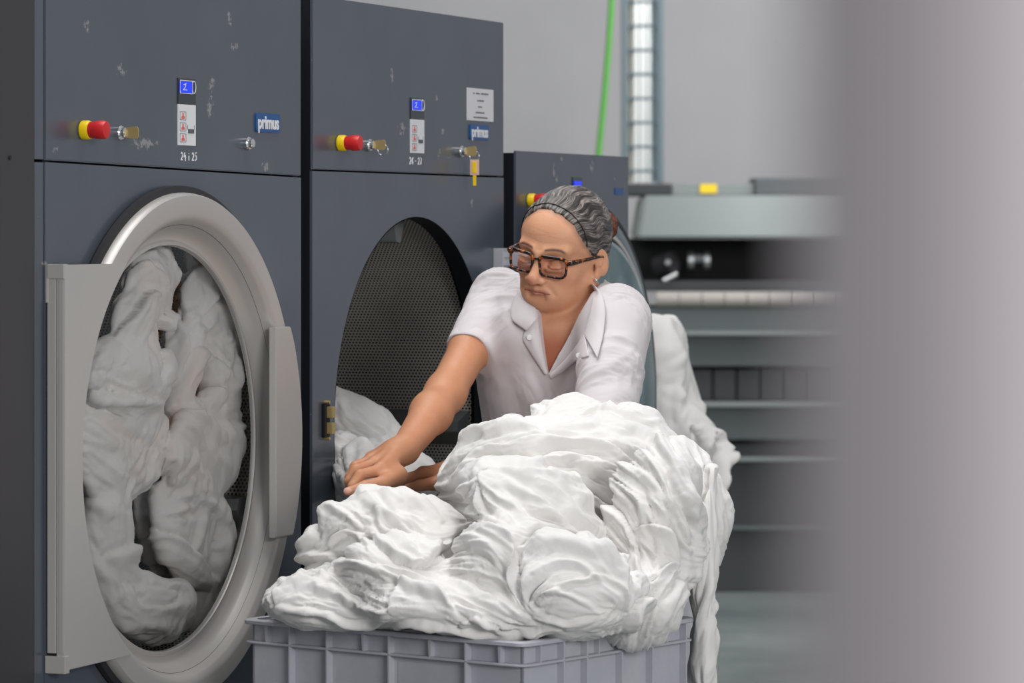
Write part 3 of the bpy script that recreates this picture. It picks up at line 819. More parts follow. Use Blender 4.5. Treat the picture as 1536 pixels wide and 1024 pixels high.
def sy(px):
    k = (px-CX)/F; a, b = Bc, Cc; t = (a.x-k*a.y)/(k*(b.y-a.y)-(b.x-a.x)); return t*LY
for px in (434, 490, 583, 698):
    x = sx(px); bm = bmesh.new(); box(bm, x-.0016, x+.0016, -.001, t_+.002, zb0, ZT-.006, .0006); bmobj('reinforcing_rib', bm, M['plastic'], cr)
for px in (400, 545, 645, 750):
    x = sx(px); bm = bmesh.new(); prism(bm, [(x-.004, ZT-.035), (x-.001, ZT-.035), (x+.0, ZT-.006), (x-.006, ZT-.006)], .002, t_+.002); bmobj('reinforcing_rib', bm, M['plastic'], cr)
for px in (848, 884, 938, 985, 1037):
    y = sy(px); bm = bmesh.new(); box(bm, LX-t_-.002, LX+.001, y-.0016, y+.0016, zb0, ZT-.006, .0006); bmobj('reinforcing_rib', bm, M['plastic'], cr)
for px in (815, 905, 1010):
    y = sy(px); bm = bmesh.new(); box(bm, LX-t_-.002, LX-.002, y-.002, y+.001, ZT-.036, ZT-.006, .0006); bmobj('reinforcing_rib', bm, M['plastic'], cr)
bm = bmesh.new(); box(bm, sx(590), sx(690), t_-.001, t_+.002, ZT-.10, ZT-.045, .001); bmobj('moulded_field', bm, M['plastic'], cr)
for (x, y) in ((.06, .06), (LX-.06, .06), (.06, LY-.06), (LX-.06, LY-.06)):
    bm = bmesh.new(); tube(bm, [(x-.015, y, .05), (x+.015, y, .05)], .05, 20); w_ = bmobj('castor', bm, M['black'], cr, auto=40)
    bm = bmesh.new(); box(bm, x-.022, x-.017, y-.02, y+.02, .05, .14); box(bm, x+.017, x+.022, y-.02, y+.02, .05, .14); box(bm, x-.022, x+.022, y-.02, y+.02, .11, .14); bmobj('castor_fork', bm, M['steel'], w_)

# ================================================================== LAUNDRY IN THE CRATE
def rollz(deg): return (0, math.radians(deg), 0)
# (px, py, Y, rx, ry, rz, roll, dir, freq, amp, seed, stretch, warp, label)
PILE = [
 (550, 902, 5.66, .160, .14, .050, 2, (1, 0, -.1), 12, .032, 1.1, 3.0, 1.0, 'rumpled white sheet lying low along the crate rim near the shut dryer'),
 (530, 842, 5.78, .072, .10, .078, -35, (1, 0, 1.1), 12, .030, 4.7, 3.0, .9, 'white sheet sloping up from the crate corner towards the hand'),
 (605, 812, 5.76, .125, .12, .072, 14, (1, 0, -.35), 8, .036, 7.9, 3.5, .8, 'smooth white sheet bunched directly below the hand'),
 (600, 868, 5.60, .095, .10, .055, 10, (1, 0, -.2), 12, .032, 5.2, 3.0, 1.0, 'crumpled white sheet in the front hollow of the heap'),
 (748, 852, 5.58, .080, .10, .088, 35, (.5, 0, -1), 8, .030, 12.3, 3.5, .7, 'smooth bulging white sheet at the middle front of the heap'),
 (700, 915, 5.53, .155, .09, .042, 3, (1, 0, -.05), 11, .030, 3.3, 3.5, .8, 'white sheet edge hanging over the long crate rim'),
 (862, 888, 5.52, .102, .09, .080, 5, (1, 0, .4), 10, .030, 21.4, 2.6, 1.4, 'round knotted white bundle over the near crate corner'),
 (805, 778, 5.68, .118, .12, .068, 24, (1, 0, -.5), 8, .034, 17.7, 4.0, .7, 'folded white sheet wedged in the centre of the heap'),
 (855, 738, 5.93, .195, .15, .125, 6, (1, 0, .1), 8.5, .046, 9.6, 4.5, .9, 'large white sheet forming the top of the heap'),
 (742, 705, 5.98, .095, .10, .070, -28, (1, 0, .6), 9, .036, 31.2, 4.0, .8, 'white sheet sliding from the heap towards the drum opening'),
 (985, 800, 5.72, .075, .10, .150, 8, (-.25, 0, 1), 9, .040, 25.1, 4.0, 1.0, 'long white sheet twisted down the side of the heap away from the dryers'),
 (1030, 770, 5.88, .060, .10, .130, -8, (.1, 0, 1), 9, .034, 14.9, 4.0, .8, 'white sheet at the outer back edge of the heap'),
 (955, 900, 5.62, .065, .08, .075, 20, (-.2, 0, 1), 11, .034, 28.8, 4.0, 1.0, 'gathered white sheet spilling over the short crate rim'),
 (855, 622, 6.02, .060, .06, .028, 0, (1, 0, .3), 16, .026, 19.1, 2.5, 1.2, 'small crumpled crest of sheet on the very top of the heap'),
 (950, 670, 6.00, .085, .08, .060, 22, (1, 0, -.3), 11, .034, 36.1, 3.5, 1.0, 'white sheet corner curling over behind the top of the heap'),
]
# hand-laid folds: each line is a crease (R = rounded ridge, L = overlapping edge, raised on the right-hand side), in picture points
def U(pts): return [(340+u/1.969, 560+v/1.969) for u, v in pts]
STROKES = [
 ('L', [(850,500),(930,488),(1010,484),(1090,510),(1150,560),(1190,630),(1185,700)], 26, 15),
 ('L', [(690,480),(740,450),(790,450),(835,480),(858,540),(862,610),(872,690)], 24, 13),
 ('L', [(700,470),(640,520),(575,585),(530,560),(470,520),(430,480),(400,490)], 22, 12),
 ('L', [(740,400),(745,340),(765,303),(830,290),(900,300),(990,310),(1060,330),(1130,380),(1180,450),(1200,500)], 26, 14),
 ('L', [(560,330),(550,310),(600,305),(650,290),(690,240),(700,200),(760,165),(860,140),(930,150)], 20, 9),
 ('L', [(700,262),(800,212),(930,188),(1080,196),(1180,246),(1270,320),(1320,400)], 18, 9),
 ('L', [(820,240),(900,250),(1000,235),(1090,255),(1160,300),(1230,350)], 14, 8),
 ('L', [(1200,470),(1230,450),(1290,440),(1330,480),(1340,560),(1310,650)], 18, 11),
 ('L', [(1190,470),(1215,540),(1235,600),(1270,620),(1300,570)], 14, 9),
 ('L', [(1110,290),(1190,330),(1260,400),(1290,470)], 18, 10),
 ('L', [(1280,170),(1340,250),(1380,330),(1405,430),(1405,540),(1370,640)], 18, 9),
 ('L', [(270,470),(275,440),(300,400),(335,360),(420,340),(520,370),(640,380),(715,430)], 22, 10),
 ('L', [(400,545),(480,560),(560,600),(640,640),(690,700),(740,735)], 14, 8),
 ('L', [(140,690),(150,640),(210,600),(290,600),(350,640),(440,690)], 16, 9),
 ('L', [(700,760),(690,725),(740,705),(790,740),(850,770),(930,765)], 14, 8),
 ('L', [(470,700),(480,650),(540,620),(610,640),(680,680)], 14, 8),
 ('L', [(1160,760),(1200,690),(1245,650),(1255,690),(1240,770)], 14, 9),
 ('R', [(760,330),(830,400),(900,440),(1010,470),(1080,500)], 11, 7),
 ('R', [(780,310),(900,380),(1010,440),(1100,520),(1150,580)], 12, 6),
 ('R', [(860,300),(960,350),(1060,410),(1140,500)], 13, 4),
 ('R', [(690,210),(760,180),(860,160),(930,170)], 10, 7),
 ('R', [(600,340),(680,330),(740,270),(820,225)], 11, 8),
 ('R', [(590,370),(660,370),(720,330)], 10, 6),
 ('R', [(720,290),(820,262),(950,260),(1080,262),(1150,320),(1190,400)], 10, 6),
 ('R', [(880,225),(980,205),(1090,215),(1190,270),(1260,340)], 8, 5),
 ('R', [(950,165),(1050,140),(1150,140),(1240,170),(1310,250),(1350,350)], 11, 8),
 ('R', [(1000,120),(1100,110),(1200,120),(1280,150)], 9, 5),
 ('R', [(1090,210),(1160,200),(1230,240),(1290,320),(1330,420),(1340,480)], 10, 7),
 ('R', [(1150,300),(1200,330),(1230,400),(1240,460)], 10, 6),
 ('R', [(1360,330),(1385,430),(1380,540),(1350,640),(1290,740)], 10, 7),
 ('R', [(1330,460),(1360,520),(1345,600),(1300,690),(1250,760)], 9, 7),
 ('R', [(1220,500),(1260,520),(1280,560),(1300,520)], 8, 6),
 ('R', [(1240,600),(1290,600),(1330,560)], 8, 5),
 ('R', [(1210,560),(1225,640),(1240,700)], 8, 5),
 ('R', [(140,700),(200,685),(280,705),(350,745),(420,735),(480,705)], 9, 7),
 ('R', [(170,640),(240,620),(330,660),(430,700)], 8, 6),
 ('R', [(190,580),(230,540),(290,540),(350,560)], 9, 6),
 ('R', [(270,640),(330,570),(420,565),(480,600),(540,650),(660,665)], 9, 7),
 ('R', [(290,430),(320,400),(360,420),(400,470)], 9, 6),
 ('R', [(300,520),(340,470),(390,480),(430,520)], 8, 6),
 ('R', [(300,370),(380,360),(450,400),(540,450),(590,520)], 13, 7),
 ('R', [(360,350),(460,370),(560,400),(640,450)], 12, 6),
 ('R', [(440,400),(470,460),(540,520),(580,560)], 10, 6),
 ('R', [(620,520),(680,500),(760,500),(800,560)], 12, 5),
 ('R', [(680,600),(740,580),(820,620),(850,680)], 9, 5),
 ('R', [(690,620),(740,660),(800,690),(870,720)], 9, 5),
 ('R', [(560,740),(650,752),(750,775),(860,780),(940,765)], 9, 6),
 ('R', [(480,750),(560,735),(640,745)], 9, 5),
 ('R', [(730,720),(790,735),(850,750)], 8, 5),
 ('R', [(880,560),(940,522),(1020,512),(1100,540),(1150,600)], 9, 5),
 ('R', [(880,640),(900,700),(960,740),(1040,750),(1120,720)], 9, 5),
 ('R', [(920,600),(960,562),(1040,552),(1090,600)], 8, 5),
 ('R', [(900,680),(960,642),(1040,655),(1100,690)], 8, 5),
 ('R', [(940,660),(1000,620),(1070,590),(1140,620)], 7, 5),
 ('R', [(200,560),(240,500),(270,460)], 10, 6), ('R', [(160,620),(200,570),(240,545)], 9, 5),
 ('R', [(1400,400),(1420,500),(1425,600),(1420,800)], 9, 5),
]
class Relief:
    def __init__(s, strokes, x0, y0, x1, y1, seed=5, fine=4.5, L=34, wl=(30, 15, 8, 4.5)):
        s.x0, s.y0 = x0, y0; W, H = int(x1-x0), int(y1-y0); s.W, s.H = W, H
        X, Y = np.meshgrid(np.arange(W)+x0, np.arange(H)+y0); X = X.ravel().astype(float); Y = Y.ravel().astype(float)
        # wobble the drawn lines so that they do not read as drawn
        q = np.stack([X/60, Y/60, X*0+seed], 1); Xw = X+9*pn(q)+3*pn(q*3.1); Yw = Y+9*pn(q+40)+3*pn(q*3.1+20)
        h = np.zeros(len(X)); cx = np.zeros(len(X)); cy = np.zeros(len(X)); cw = np.zeros(len(X))
        for kind, pts, w, amp in strokes:
            # smooth the polyline
            for _ in range(2):
                n = [pts[0]]
                for a, b in zip(pts, pts[1:]): n += [(.75*a[0]+.25*b[0], .75*a[1]+.25*b[1]), (.25*a[0]+.75*b[0], .25*a[1]+.75*b[1])]
                pts = n+[pts[-1]]
            P2 = np.array(pts); seg = P2[1:]-P2[:-1]; ln = np.hypot(seg[:, 0], seg[:, 1])+1e-9; cum = np.concatenate([[0], np.cumsum(ln)]); T = cum[-1]
            m = (Xw > P2[:, 0].min()-70) & (Xw < P2[:, 0].max()+70) & (Yw > P2[:, 1].min()-70) & (Yw < P2[:, 1].max()+70)
            idx = np.nonzero(m)[0]
            if not len(idx): continue
            xm, ym = Xw[idx], Yw[idx]; bd = np.full(len(idx), 1e9); bs = np.zeros(len(idx)); bt = np.zeros(len(idx)); bx = np.zeros(len(idx)); by = np.zeros(len(idx))
            for i in range(len(seg)):
                t = np.clip(((xm-P2[i, 0])*seg[i, 0]+(ym-P2[i, 1])*seg[i, 1])/ln[i]**2, 0, 1)
                dx, dy = xm-P2[i, 0]-t*seg[i, 0], ym-P2[i, 1]-t*seg[i, 1]; d = np.hypot(dx, dy); c = d < bd
                bd[c] = d[c]; bs[c] = np.sign(seg[i, 0]*dy-seg[i, 1]*dx)[c]; bt[c] = ((cum[i]+t*ln[i])/T)[c]; bx[c] = seg[i, 0]/ln[i]; by[c] = seg[i, 1]/ln[i]
            tap = np.sin(np.clip(bt, 0, 1)*PI)**.5; tap = np.where(np.isfinite(tap), tap, 0)
            if kind == 'R': h[idx] += amp*tap*(np.exp(-(bd/w)**2)*1.0-.35*np.exp(-((bd-w*1.5)/(w*.6))**2))
            else:
                sd = bd*bs; h[idx] += amp*tap*np.where(sd > 0, (1-np.exp(-(sd/2.2)))*np.exp(-(sd/w)**1.3)*1.25, -.6*np.exp(-(-sd/(w*.35))))
            ww = np.exp(-bd/14)+.02*np.exp(-bd/60)
            cx[idx] += ww*(bx**2-by**2); cy[idx] += ww*2*bx*by; cw[idx] += ww
        # base flow for empty places
        g = 2*PI*pn(np.stack([X/130, Y/130, X*0+seed+9], 1)); cx += .004*np.cos(g); cy += .004*np.sin(g)
        ang = .5*np.arctan2(cy, cx); fx, fy = np.cos(ang), np.sin(ang)
        def bil(A, x, y):
            x = np.clip(x-x0, 0, W-1.001); y = np.clip(y-y0, 0, H-1.001); i = x.astype(int); j = y.astype(int); a = x-i; b = y-j; k = j*W+i
            return (A[k]*(1-a)+A[k+1]*a)*(1-b)+(A[k+W]*(1-a)+A[k+W+1]*a)*b if A.ndim == 1 else None
        s.bil = bil
        tot = 0
        for li, wlen in enumerate(wl):
            nz = pn(np.stack([X/wlen, Y/wlen, X*0+seed*3+li*7], 1)); acc = nz.copy(); LL = int(L*(1.3, 1, .75, .5)[li]/2)
            for sg in (-1, 1):
                x, y = X.copy(), Y.copy(); px_, py_ = fx*sg, fy*sg
                for k in range(LL):
                    x += px_*2; y += py_*2
                    if k % 2 == 0:
                        ii = (np.clip(y-y0, 0, H-1).astype(int)*W+np.clip(x-x0, 0, W-1).astype(int)); ux, uy = fx[ii], fy[ii]; sn = np.sign(ux*px_+uy*py_); sn[sn == 0] = 1; px_, py_ = ux*sn, uy*sn
                    ii = (np.clip(y-y0, 0, H-1).astype(int)*W+np.clip(x-x0, 0, W-1).astype(int)); acc += nz[ii]*math.exp(-(k/LL)**2*1.5)
            acc /= acc.std()
            tot = tot+((np.sqrt(acc**2+.02)-.8)*1.25 if li == 0 else (1.1-np.sqrt(acc**2+.03))*(0, .95, .5, .26)[li])
        # calm and busy places
        busy = np.clip(.65+1.3*pn(np.stack([X/75, Y/75, X*0+seed+30], 1)), .25, 1.5)
        s.h = (h+fine*tot*busy)*.001
    def __call__(s, co):
        px = CX+co[:, 0]/co[:, 1]*F; py = HY-(co[:, 2]-EYE)/co[:, 1]*F
        return s.bil(s.h, px, py)
def U7(pts): return [(480+u/5.12, 560+v/5.12) for u, v in pts]
def U6(pts, oy=350): return [(100+u/2.927, oy+v/2.927) for u, v in pts]
STR_IN = [('L', U7([(80,520),(180,565),(280,540),(400,545),(470,600)]), 10, 12), ('L', U7([(165,720),(175,620),(250,560),(350,545),(440,600)]), 12, 12),
 ('R', U7([(230,740),(240,640),(300,590),(390,570)]), 5, 5), ('R', U7([(290,720),(305,650),(370,605)]), 5, 5), ('R', U7([(100,650),(140,760),(170,880)]), 7, 6),
 ('R', U7([(120,180),(170,250),(180,330),(260,400)]), 8, 6), ('R', U7([(430,250),(480,420),(540,560)]), 10, 6), ('R', U7([(110,40),(260,130),(420,250),(600,370)]), 6, 5),
 ('R', U7([(200,300),(330,380),(430,470)]), 7, 5), ('L', U7([(90,400),(160,500),(280,530)]), 10, 8), ('L', U7([(740,620),(800,660),(860,700)]), 7, 5), ('R', U7([(700,780),(760,840),(900,800)]), 8, 5)]
STR_D = [('L', U6([(210,450),(260,370),(330,290),(400,255),(430,275)]), 22, 22), ('L', U6([(430,60),(460,110),(500,175),(540,110)]), 14, 14), ('L', U6([(240,220),(290,150),(370,130),(430,190)]), 16, 16),
 ('L', U6([(500,380),(500,300),(520,200),(560,110),(640,150),(690,230),(660,330),(570,400)]), 26, 20), ('L', U6([(440,680),(430,350),(480,330),(520,400),(550,490),(510,600),(440,690)]), 20, 18),
 ('L', U6([(50,700),(150,680),(260,720),(350,700),(430,740)]), 26, 16), ('L', U6([(440,780),(500,760),(580,790),(660,850),(700,930)]), 20, 16), ('R', U6([(620,560),(660,700),(670,760),(740,750)]), 12, 10),
 ('R', U6([(690,300),(740,380),(760,450)]), 10, 10), ('R', U6([(180,760),(300,850),(420,900)]), 14, 8), ('R', U6([(60,850),(160,880),(230,960)]), 14, 10), ('L', U6([(560,500),(640,520),(710,560),(690,700),(650,770)]), 18, 14),
 ('L', U6([(350,400),(430,420),(520,470),(600,560),(640,640),(672,480),(670,350),(620,300),(500,310)], 650), 20, 18), ('L', U6([(170,580),(220,520),(330,470),(430,420)], 650), 16, 14),
 ('L', U6([(250,650),(330,720),(420,770),(480,750),(470,690),(420,680)], 650), 16, 14), ('R', U6([(100,560),(170,640),(220,750)], 650), 12, 10), ('R', U6([(240,860),(330,850),(420,840),(440,890)], 650), 10, 10),
 ('R', U6([(560,620),(620,640),(640,800)], 650), 8, 8), ('R', U6([(700,600),(690,700),(620,820)], 650), 8, 8), ('R', U6([(60,260),(150,300),(200,380)], 650), 16, 12), ('R', U6([(270,780),(340,820),(420,800)], 650), 9, 9),
 ('L', U6([(430,230),(470,110),(400,220),(380,260)], 650), 14, 10)]

def heap(items, group, vox=.0034, k=.012, warp=.020, wf=6.5, post=None, gain=1.0, sharp=.010, relief=None, name='bed_sheet', cat='sheet', mat=None, rotz=0):
    """one smooth heap surface, creased per sheet, then split so that every sheet is its own object"""
    prims = []
    for it in items:
        R = np.array(Matrix.Rotation(rotz, 3, 'Z')@Matrix.Rotation(math.radians(it[6]), 3, 'Y'))
        prims.append(Prim('e', P(it[0], it[1], it[2]), rad=(it[3], it[4], it[5]), R=R, k=k))
    me = polygonise(prims, vox, 'heap')
    co = getco(me); nn = normals(me)
    D = np.stack([q.d(co) for q in prims], 1); lab = D.argmin(1)
    Wt = np.exp(-(D-D.min(1)[:, None])/sharp); Wt /= Wt.sum(1)[:, None]
    disp = np.zeros(len(co))
    for i, it in enumerate(items):
        m = Wt[:, i] > .01
        if m.any(): disp[m] += Wt[m, i]*folds(co[m]-np.array(P(it[0], it[1], it[2]))+it[10], it[7], it[8], it[9]*gain, it[10], stretch=it[11], warp=it[12])
    dw = pv(co*wf)*warp
    if relief is not None:
        rl = relief(co+dw)
        disp = disp+rl
    co = co+nn*disp[:, None]+dw
    if post is not None: co = post(co)
    q = np.empty(len(me.polygons)*4, np.int32); me.polygons.foreach_get('vertices', q); q = q.reshape(-1, 4)
    fl = lab[q[:, 0]]
    me.vertices.foreach_set('co', co.ravel()); me.update(); nv = normals(me)
    for i, it in enumerate(items):
        f = q[fl == i]
        if len(f) < 30: print('LOST', it[-1]); continue
        used, inv = np.unique(f, return_inverse=True); inv = inv.reshape(-1, 4)
        c = co[used]; cen = c.mean(0)
        m2 = bpy.data.meshes.new(name); m2.vertices.add(len(used)); m2.vertices.foreach_set('co', (c-cen).ravel())
        m2.loops.add(len(inv)*4); m2.loops.foreach_set('vertex_index', inv.ravel().astype(np.int32))
        m2.polygons.add(len(inv)); m2.polygons.foreach_set('loop_start', np.arange(len(inv), dtype=np.int32)*4); m2.polygons.foreach_set('loop_total', np.full(len(inv), 4, np.int32))
        m2.update(calc_edges=True); o = link(name, m2, mat or M['linen'], None, True); o.location = cen
        m2.normals_split_custom_set_from_vertices([tuple(v) for v in nv[used]])
        tag(o, it[-1], cat, group)
REL = Relief([(k_, U(p_), w_/1.969*1.15, a_*1.5) for k_, p_, w_, a_ in STROKES], 340, 560, 1120, 1040, fine=3.6)
heap(PILE, 'white sheets heaped in the crate', vox=.0024, k=.020, gain=.35, warp=.014, relief=REL)
o = cloth_blob('bed_sheet', P(1056, 950, 5.80), (.022, .05, .26), M['linen'], 41.0, (.03, 0, 1), 9, .022, 90, rot=rollz(2), stretch=7, warp=.5)
tag(o, 'long white sheet end hanging down outside the short crate wall', 'sheet', 'white sheets heaped in the crate')
# sheets inside the open drum
heap(DR1, 'laundry tumbling in the shut dryer', vox=.004, k=.008, gain=.5, warp=.014, relief=Relief([(a_, b_, c_, d_*.75) for a_, b_, c_, d_ in STR_D], 60, 320, 440, 1040, fine=2.5, wl=(34, 20, 12, 7)), name='tumbling_cloth', cat='laundry', mat=M['linen2'], rotz=THETA)
IN = [(530, 654, 6.84, .135, .11, .066, 38, (1, 0, -.9), 8, .032, 51.3, 'white sheet heaped inside the open drum'),
      (590, 705, 6.66, .090, .11, .055, 22, (1, 0, -.6), 10, .034, 57.7, 'white sheet spilling out of the open drum beside the hand'),
      (546, 712, 6.50, .058, .07, .045, -45, (.6, 0, 1), 13, .028, 61.2, 'tight curled fold of sheet just behind the knuckles'),
      (510, 725, 6.62, .060, .10, .10, 0, (.3, 0, 1), 10, .030, 66.4, 'white sheet hanging over the drum lip by the brass latch')]
heap([q[:11]+(3.5, .9)+q[11:] for q in IN], 'white sheets in the open drum', vox=.0028, gain=.35, warp=.010, relief=Relief(STR_IN, 440, 520, 740, 820, fine=3))
# second cart behind the open door
RL = [(948, 640, 8.3, .10, .14, .10, 0, (1, 0, .3), 8, .045, 73.9, 'white sheet of the blurred heap hidden mostly by the open door'),
      (1004, 618, 8.3, .075, .14, .20, -6, (.1, 0, 1), 7, .05, 71.1, 'white sheet hanging in the blurred heap behind the open door'),
      (1050, 690, 8.2, .055, .1, .11, -12, (.4, 0, 1), 8, .045, 77.3, 'rounded end of the blurred sheet heap farther back')]
heap([q[:11]+(4, .8)+q[11:] for q in RL], 'white sheets heaped behind the open door', vox=.006)
rc = empty('laundry_trolley', P(960, 0, 8.3)*1.0); rc.location.z = 0; tag(rc, 'grey trolley under the blurred heap of sheets behind the woman', 'trolley')
bm = bmesh.new(); box(bm, -.30, .12, -.2, .2, .3, 1.02, .02); bmobj('bin', bm, M['plastic'], rc)
for (x, y) in ((-.2, -.15), (.05, -.15), (-.2, .15), (.05, .15)):
    bm = bmesh.new(); box(bm, x-.012, x+.012, y-.012, y+.012, .08, .3); tube(bm, [(x-.012, y, .045), (x+.012, y, .045)], .045, 16); bmobj('castor', bm, M['black'], rc)

# ================================================================== THE WOMAN
hs_ = .96e-3
_p, _y, _rl = math.radians(15), math.radians(28), math.radians(12)
def head_axes():
    s = np.array([1., 0, 0]); f = np.array([0, -math.cos(_p), -math.sin(_p)]); u = np.array([0, -math.sin(_p), math.cos(_p)])
    out = []
    for v in (s, f, u):
        x, y, z = v
        c, q = math.cos(-_y), math.sin(-_y); x, y = x*c-y*q, x*q+y*c
        c, q = math.cos(_rl), math.sin(_rl); x, z = x*c+z*q, -x*q+z*c
        out.append(np.array([x, y, z]))
    return np.stack(out, 1)          # columns: side (her left), forward, up
HR = head_axes(); HO = np.array(P(845, 382, 6.45))
def hp(x, y, z): return HO+HR@(np.array([x, y, z])*hs_)
def loc(p): return ((p-HO)@HR)/hs_    # world -> head millimetres
def zc_(z): return z if z > -30 else -30+(z+30)*.77
def HE(c, rad, k=.012, op='u', rot=None):
    R = HR if rot is None else HR@np.array(rot)
    c = (c[0], c[1], zc_(c[2])); return Prim('e', hp(*c), rad=np.array(rad)*hs_, R=R, k=k, op=op)
def HC(a, b, ra, rb=None, k=.008, op='u'):
    a = (a[0], a[1], zc_(a[2])); b = (b[0], b[1], zc_(b[2]))
    return Prim('c', hp(*a), hp(*b), ra*hs_, None if rb is None else rb*hs_, k=k, op=op)
def rx(d): return Matrix.Rotation(math.radians(d), 3, 'X')
def rz_(d): return Matrix.Rotation(math.radians(d), 3, 'Z')
def PP(px, py, Y): return np.array(P(px, py, Y))
head = [HE((0, -14, 34), (71, 90, 87), .02), HE((0, 26, 44), (64, 62, 56), .03), HE((0, 30, -22), (54, 60, 66), .03),
        HC((-56, 6, -42), (-24, 58, -80), 16, 16, .020), HC((56, 6, -42), (24, 58, -80), 16, 16, .020), HE((-29, 52, -60), (18, 20, 20), .02), HE((29, 52, -60), (18, 20, 20), .02),
        HE((0, 68, -84), (20, 18, 18), .02), HE((0, 72, -58), (36, 22, 26), .018),
        HE((-37, 56, -16), (20, 22, 20), .02), HE((37, 56, -16), (20, 22, 20), .02),
        HC((-44, 74, 25), (-12, 90, 21), 7, 7, .014), HC((44, 74, 25), (12, 90, 21), 7, 7, .014),
        HE((-31, 99, 7), (19, 17, 13), .012, 's'), HE((31, 99, 7), (19, 17, 13), .012, 's'),
        HE((-31, 76, 4), (14, 14, 12.5), .005), HE((31, 76, 4), (14, 14, 12.5), .005),
        HC((-42, 86, -7), (-20, 92, -9), 4, 4, .008), HC((42, 86, -7), (20, 92, -9), 4, 4, .008),
        HC((0, 88, 14), (0, 106, -24), 7.5, 9.5, .010), HE((0, 107, -28), (11, 10, 9.5), .008),
        HE((-14, 96, -31), (8.5, 10, 8), .006), HE((14, 96, -31), (8.5, 10, 8), .006),
        HE((-6, 100, -38), (4, 5, 3), .004, 's'), HE((6, 100, -38), (4, 5, 3), .004, 's'),
        HC((-19, 95, -37), (-34, 84, -62), 1.6, .5, .009, 's'), HC((19, 95, -37), (34, 84, -62), 1.6, .5, .009, 's'),
        HC((-24, 83, -58), (0, 95.5, -54.5), 2.2, 2.7, .007), HC((24, 83, -58), (0, 95.5, -54.5), 2.2, 2.7, .007),
        HC((-22, 83.5, -62), (0, 93, -65), 2.4, 3.1, .007), HC((22, 83.5, -62), (0, 93, -65), 2.4, 3.1, .007),
        HC((-27, 84, -61), (0, 98.5, -60), 1.0, .9, .003, 's'), HC((27, 84, -61), (0, 98.5, -60), 1.0, .9, .003, 's'),
        HC((-14, 91, -73), (14, 91, -73), 3.5, 3.5, .010, 's'),
        HC((-4, 98, 26), (-3, 101, 38), 1.2, 1.0, .006, 's'), HC((4, 98, 26), (5, 101, 38), 1.2, 1.0, .006, 's'),
        # ears
        HE((76, -9, -2), (5.5, 16, 27), .005, rot=rz_(22)@rx(-14)), HE((82, -6, 3), (5, 9, 16), .003, 's', rot=rz_(22)@rx(-14)), HC((79, 0, -6), (80, -3, 6), 2.2, 2, .004), HE((73, 1, -25), (5, 8, 10), .006),
        HE((-76, -9, -2), (5.5, 16, 27), .005, rot=rz_(-22)@rx(-14)), HE((-82, -6, 3), (5, 9, 16), .003, 's', rot=rz_(-22)@rx(-14))]
TY = -.55                                                  # torso turned towards the drum
TR = np.array(Matrix.Rotation(TY, 3, 'Z'))
SR, ER, WRs = PP(745, 450, 6.58), PP(668, 590, 6.38), PP(607, 674, 6.20)
SL, EL, WL = PP(924, 486, 6.38), PP(905, 655, 6.20), PP(700, 708, 6.26)
nb_, nt_ = PP(860, 470, 6.56), hp(0, -36, -42)
body = [Prim('e', PP(838, 545, 6.50), rad=(.148, .098, .16), R=TR, k=.04), Prim('e', PP(836, 665, 6.55), rad=(.128, .10, .15), R=TR, k=.05),
        Prim('e', PP(842, 800, 6.60), rad=(.155, .115, .14), R=TR, k=.05),
        Prim('c', nb_, nt_,   .050, .044, k=.020), Prim('c', PP(840, 470, 6.50), hp(0, -8, -60), .026, .018, k=.015),
        Prim('c', nb_+[0, .02, -.01], SR+[.01, 0, .0], .036, .028, k=.04), Prim('c', nb_+[0, .01, -.01], SL+[-.01, 0, 0], .036, .034, k=.04),
        Prim('c', PP(834, 492, 6.425), PP(800, 470, 6.47), .011, .009, k=.02), Prim('c', PP(842, 492, 6.42), PP(890, 478, 6.38), .011, .009, k=.02),
        Prim('c', SR, SR+(ER-SR)*.5, .028, .0355, k=.03), Prim('c', SR+(ER-SR)*.5, ER, .0355, .033, k=.02), Prim('c', ER, ER+(WRs-ER)*.35, .034, .034, k=.02), Prim('c', ER+(WRs-ER)*.35, WRs, .034, .0245, k=.02),
        Prim('c', SL, EL, .040, .036, k=.03), Prim('c', EL, EL+(WL-EL)*.35, .035, .034, k=.02), Prim('c', EL+(WL-EL)*.35, WL, .034, .0245, k=.02)]
HL = np.array([[-60, -62], [-45, -48], [-20, -28], [2, -14], [14, 19], [34, 43], [58, 57], [80, 62], [92, 66], [110, 80], [140, 200]], float)
def hairline(L):
    yh = np.interp(L[:, 2], HL[:, 0], HL[:, 1]); wob = 3.0*pn(L*.055)
    top = -6*np.exp(-((L[:, 0]+14)/16)**2)*(L[:, 2] > 60)
    return yh+wob+top
def hand(w, knuckles, pips, dips, tips, thumb, rs=1.0):
    out = []
    mid = (knuckles[1]+knuckles[2])/2
    out.append(Prim('c', w, w+(mid-w)*.3, .0235*rs, .025*rs, k=.012))
    for i, kq in enumerate(knuckles):
        out.append(Prim('c', w+(kq-w)*.22, kq, .0165*rs, .0115*rs, k=.014))
        r = (.0100, .0102, .0096, .0086)[i]*rs
        out.append(Prim('e', kq+np.array([0, 0, .002]), rad=(r*1.12,)*3, k=.005))
        out.append(Prim('c', kq, pips[i], r, r*.92, k=.004)); out.append(Prim('c', pips[i], dips[i], r*.95, r*.84, k=.003)); out.append(Prim('c', dips[i], tips[i], r*.84, r*.72, k=.003))
        # extensor tendon on the back of the hand
        out.append(Prim('c', w+(kq-w)*.35+np.array([0, -.002, .012]), kq+np.array([0, -.001, .006]), .0045, .004, k=.008))
    out.append(Prim('c', thumb[0], thumb[1], .0165*rs, .0120*rs, k=.014)); out.append(Prim('c', thumb[1], thumb[2], .0112*rs, .0100*rs, k=.004)); out.append(Prim('c', thumb[2], thumb[3], .0098*rs, .0072*rs, k=.003))
    return out
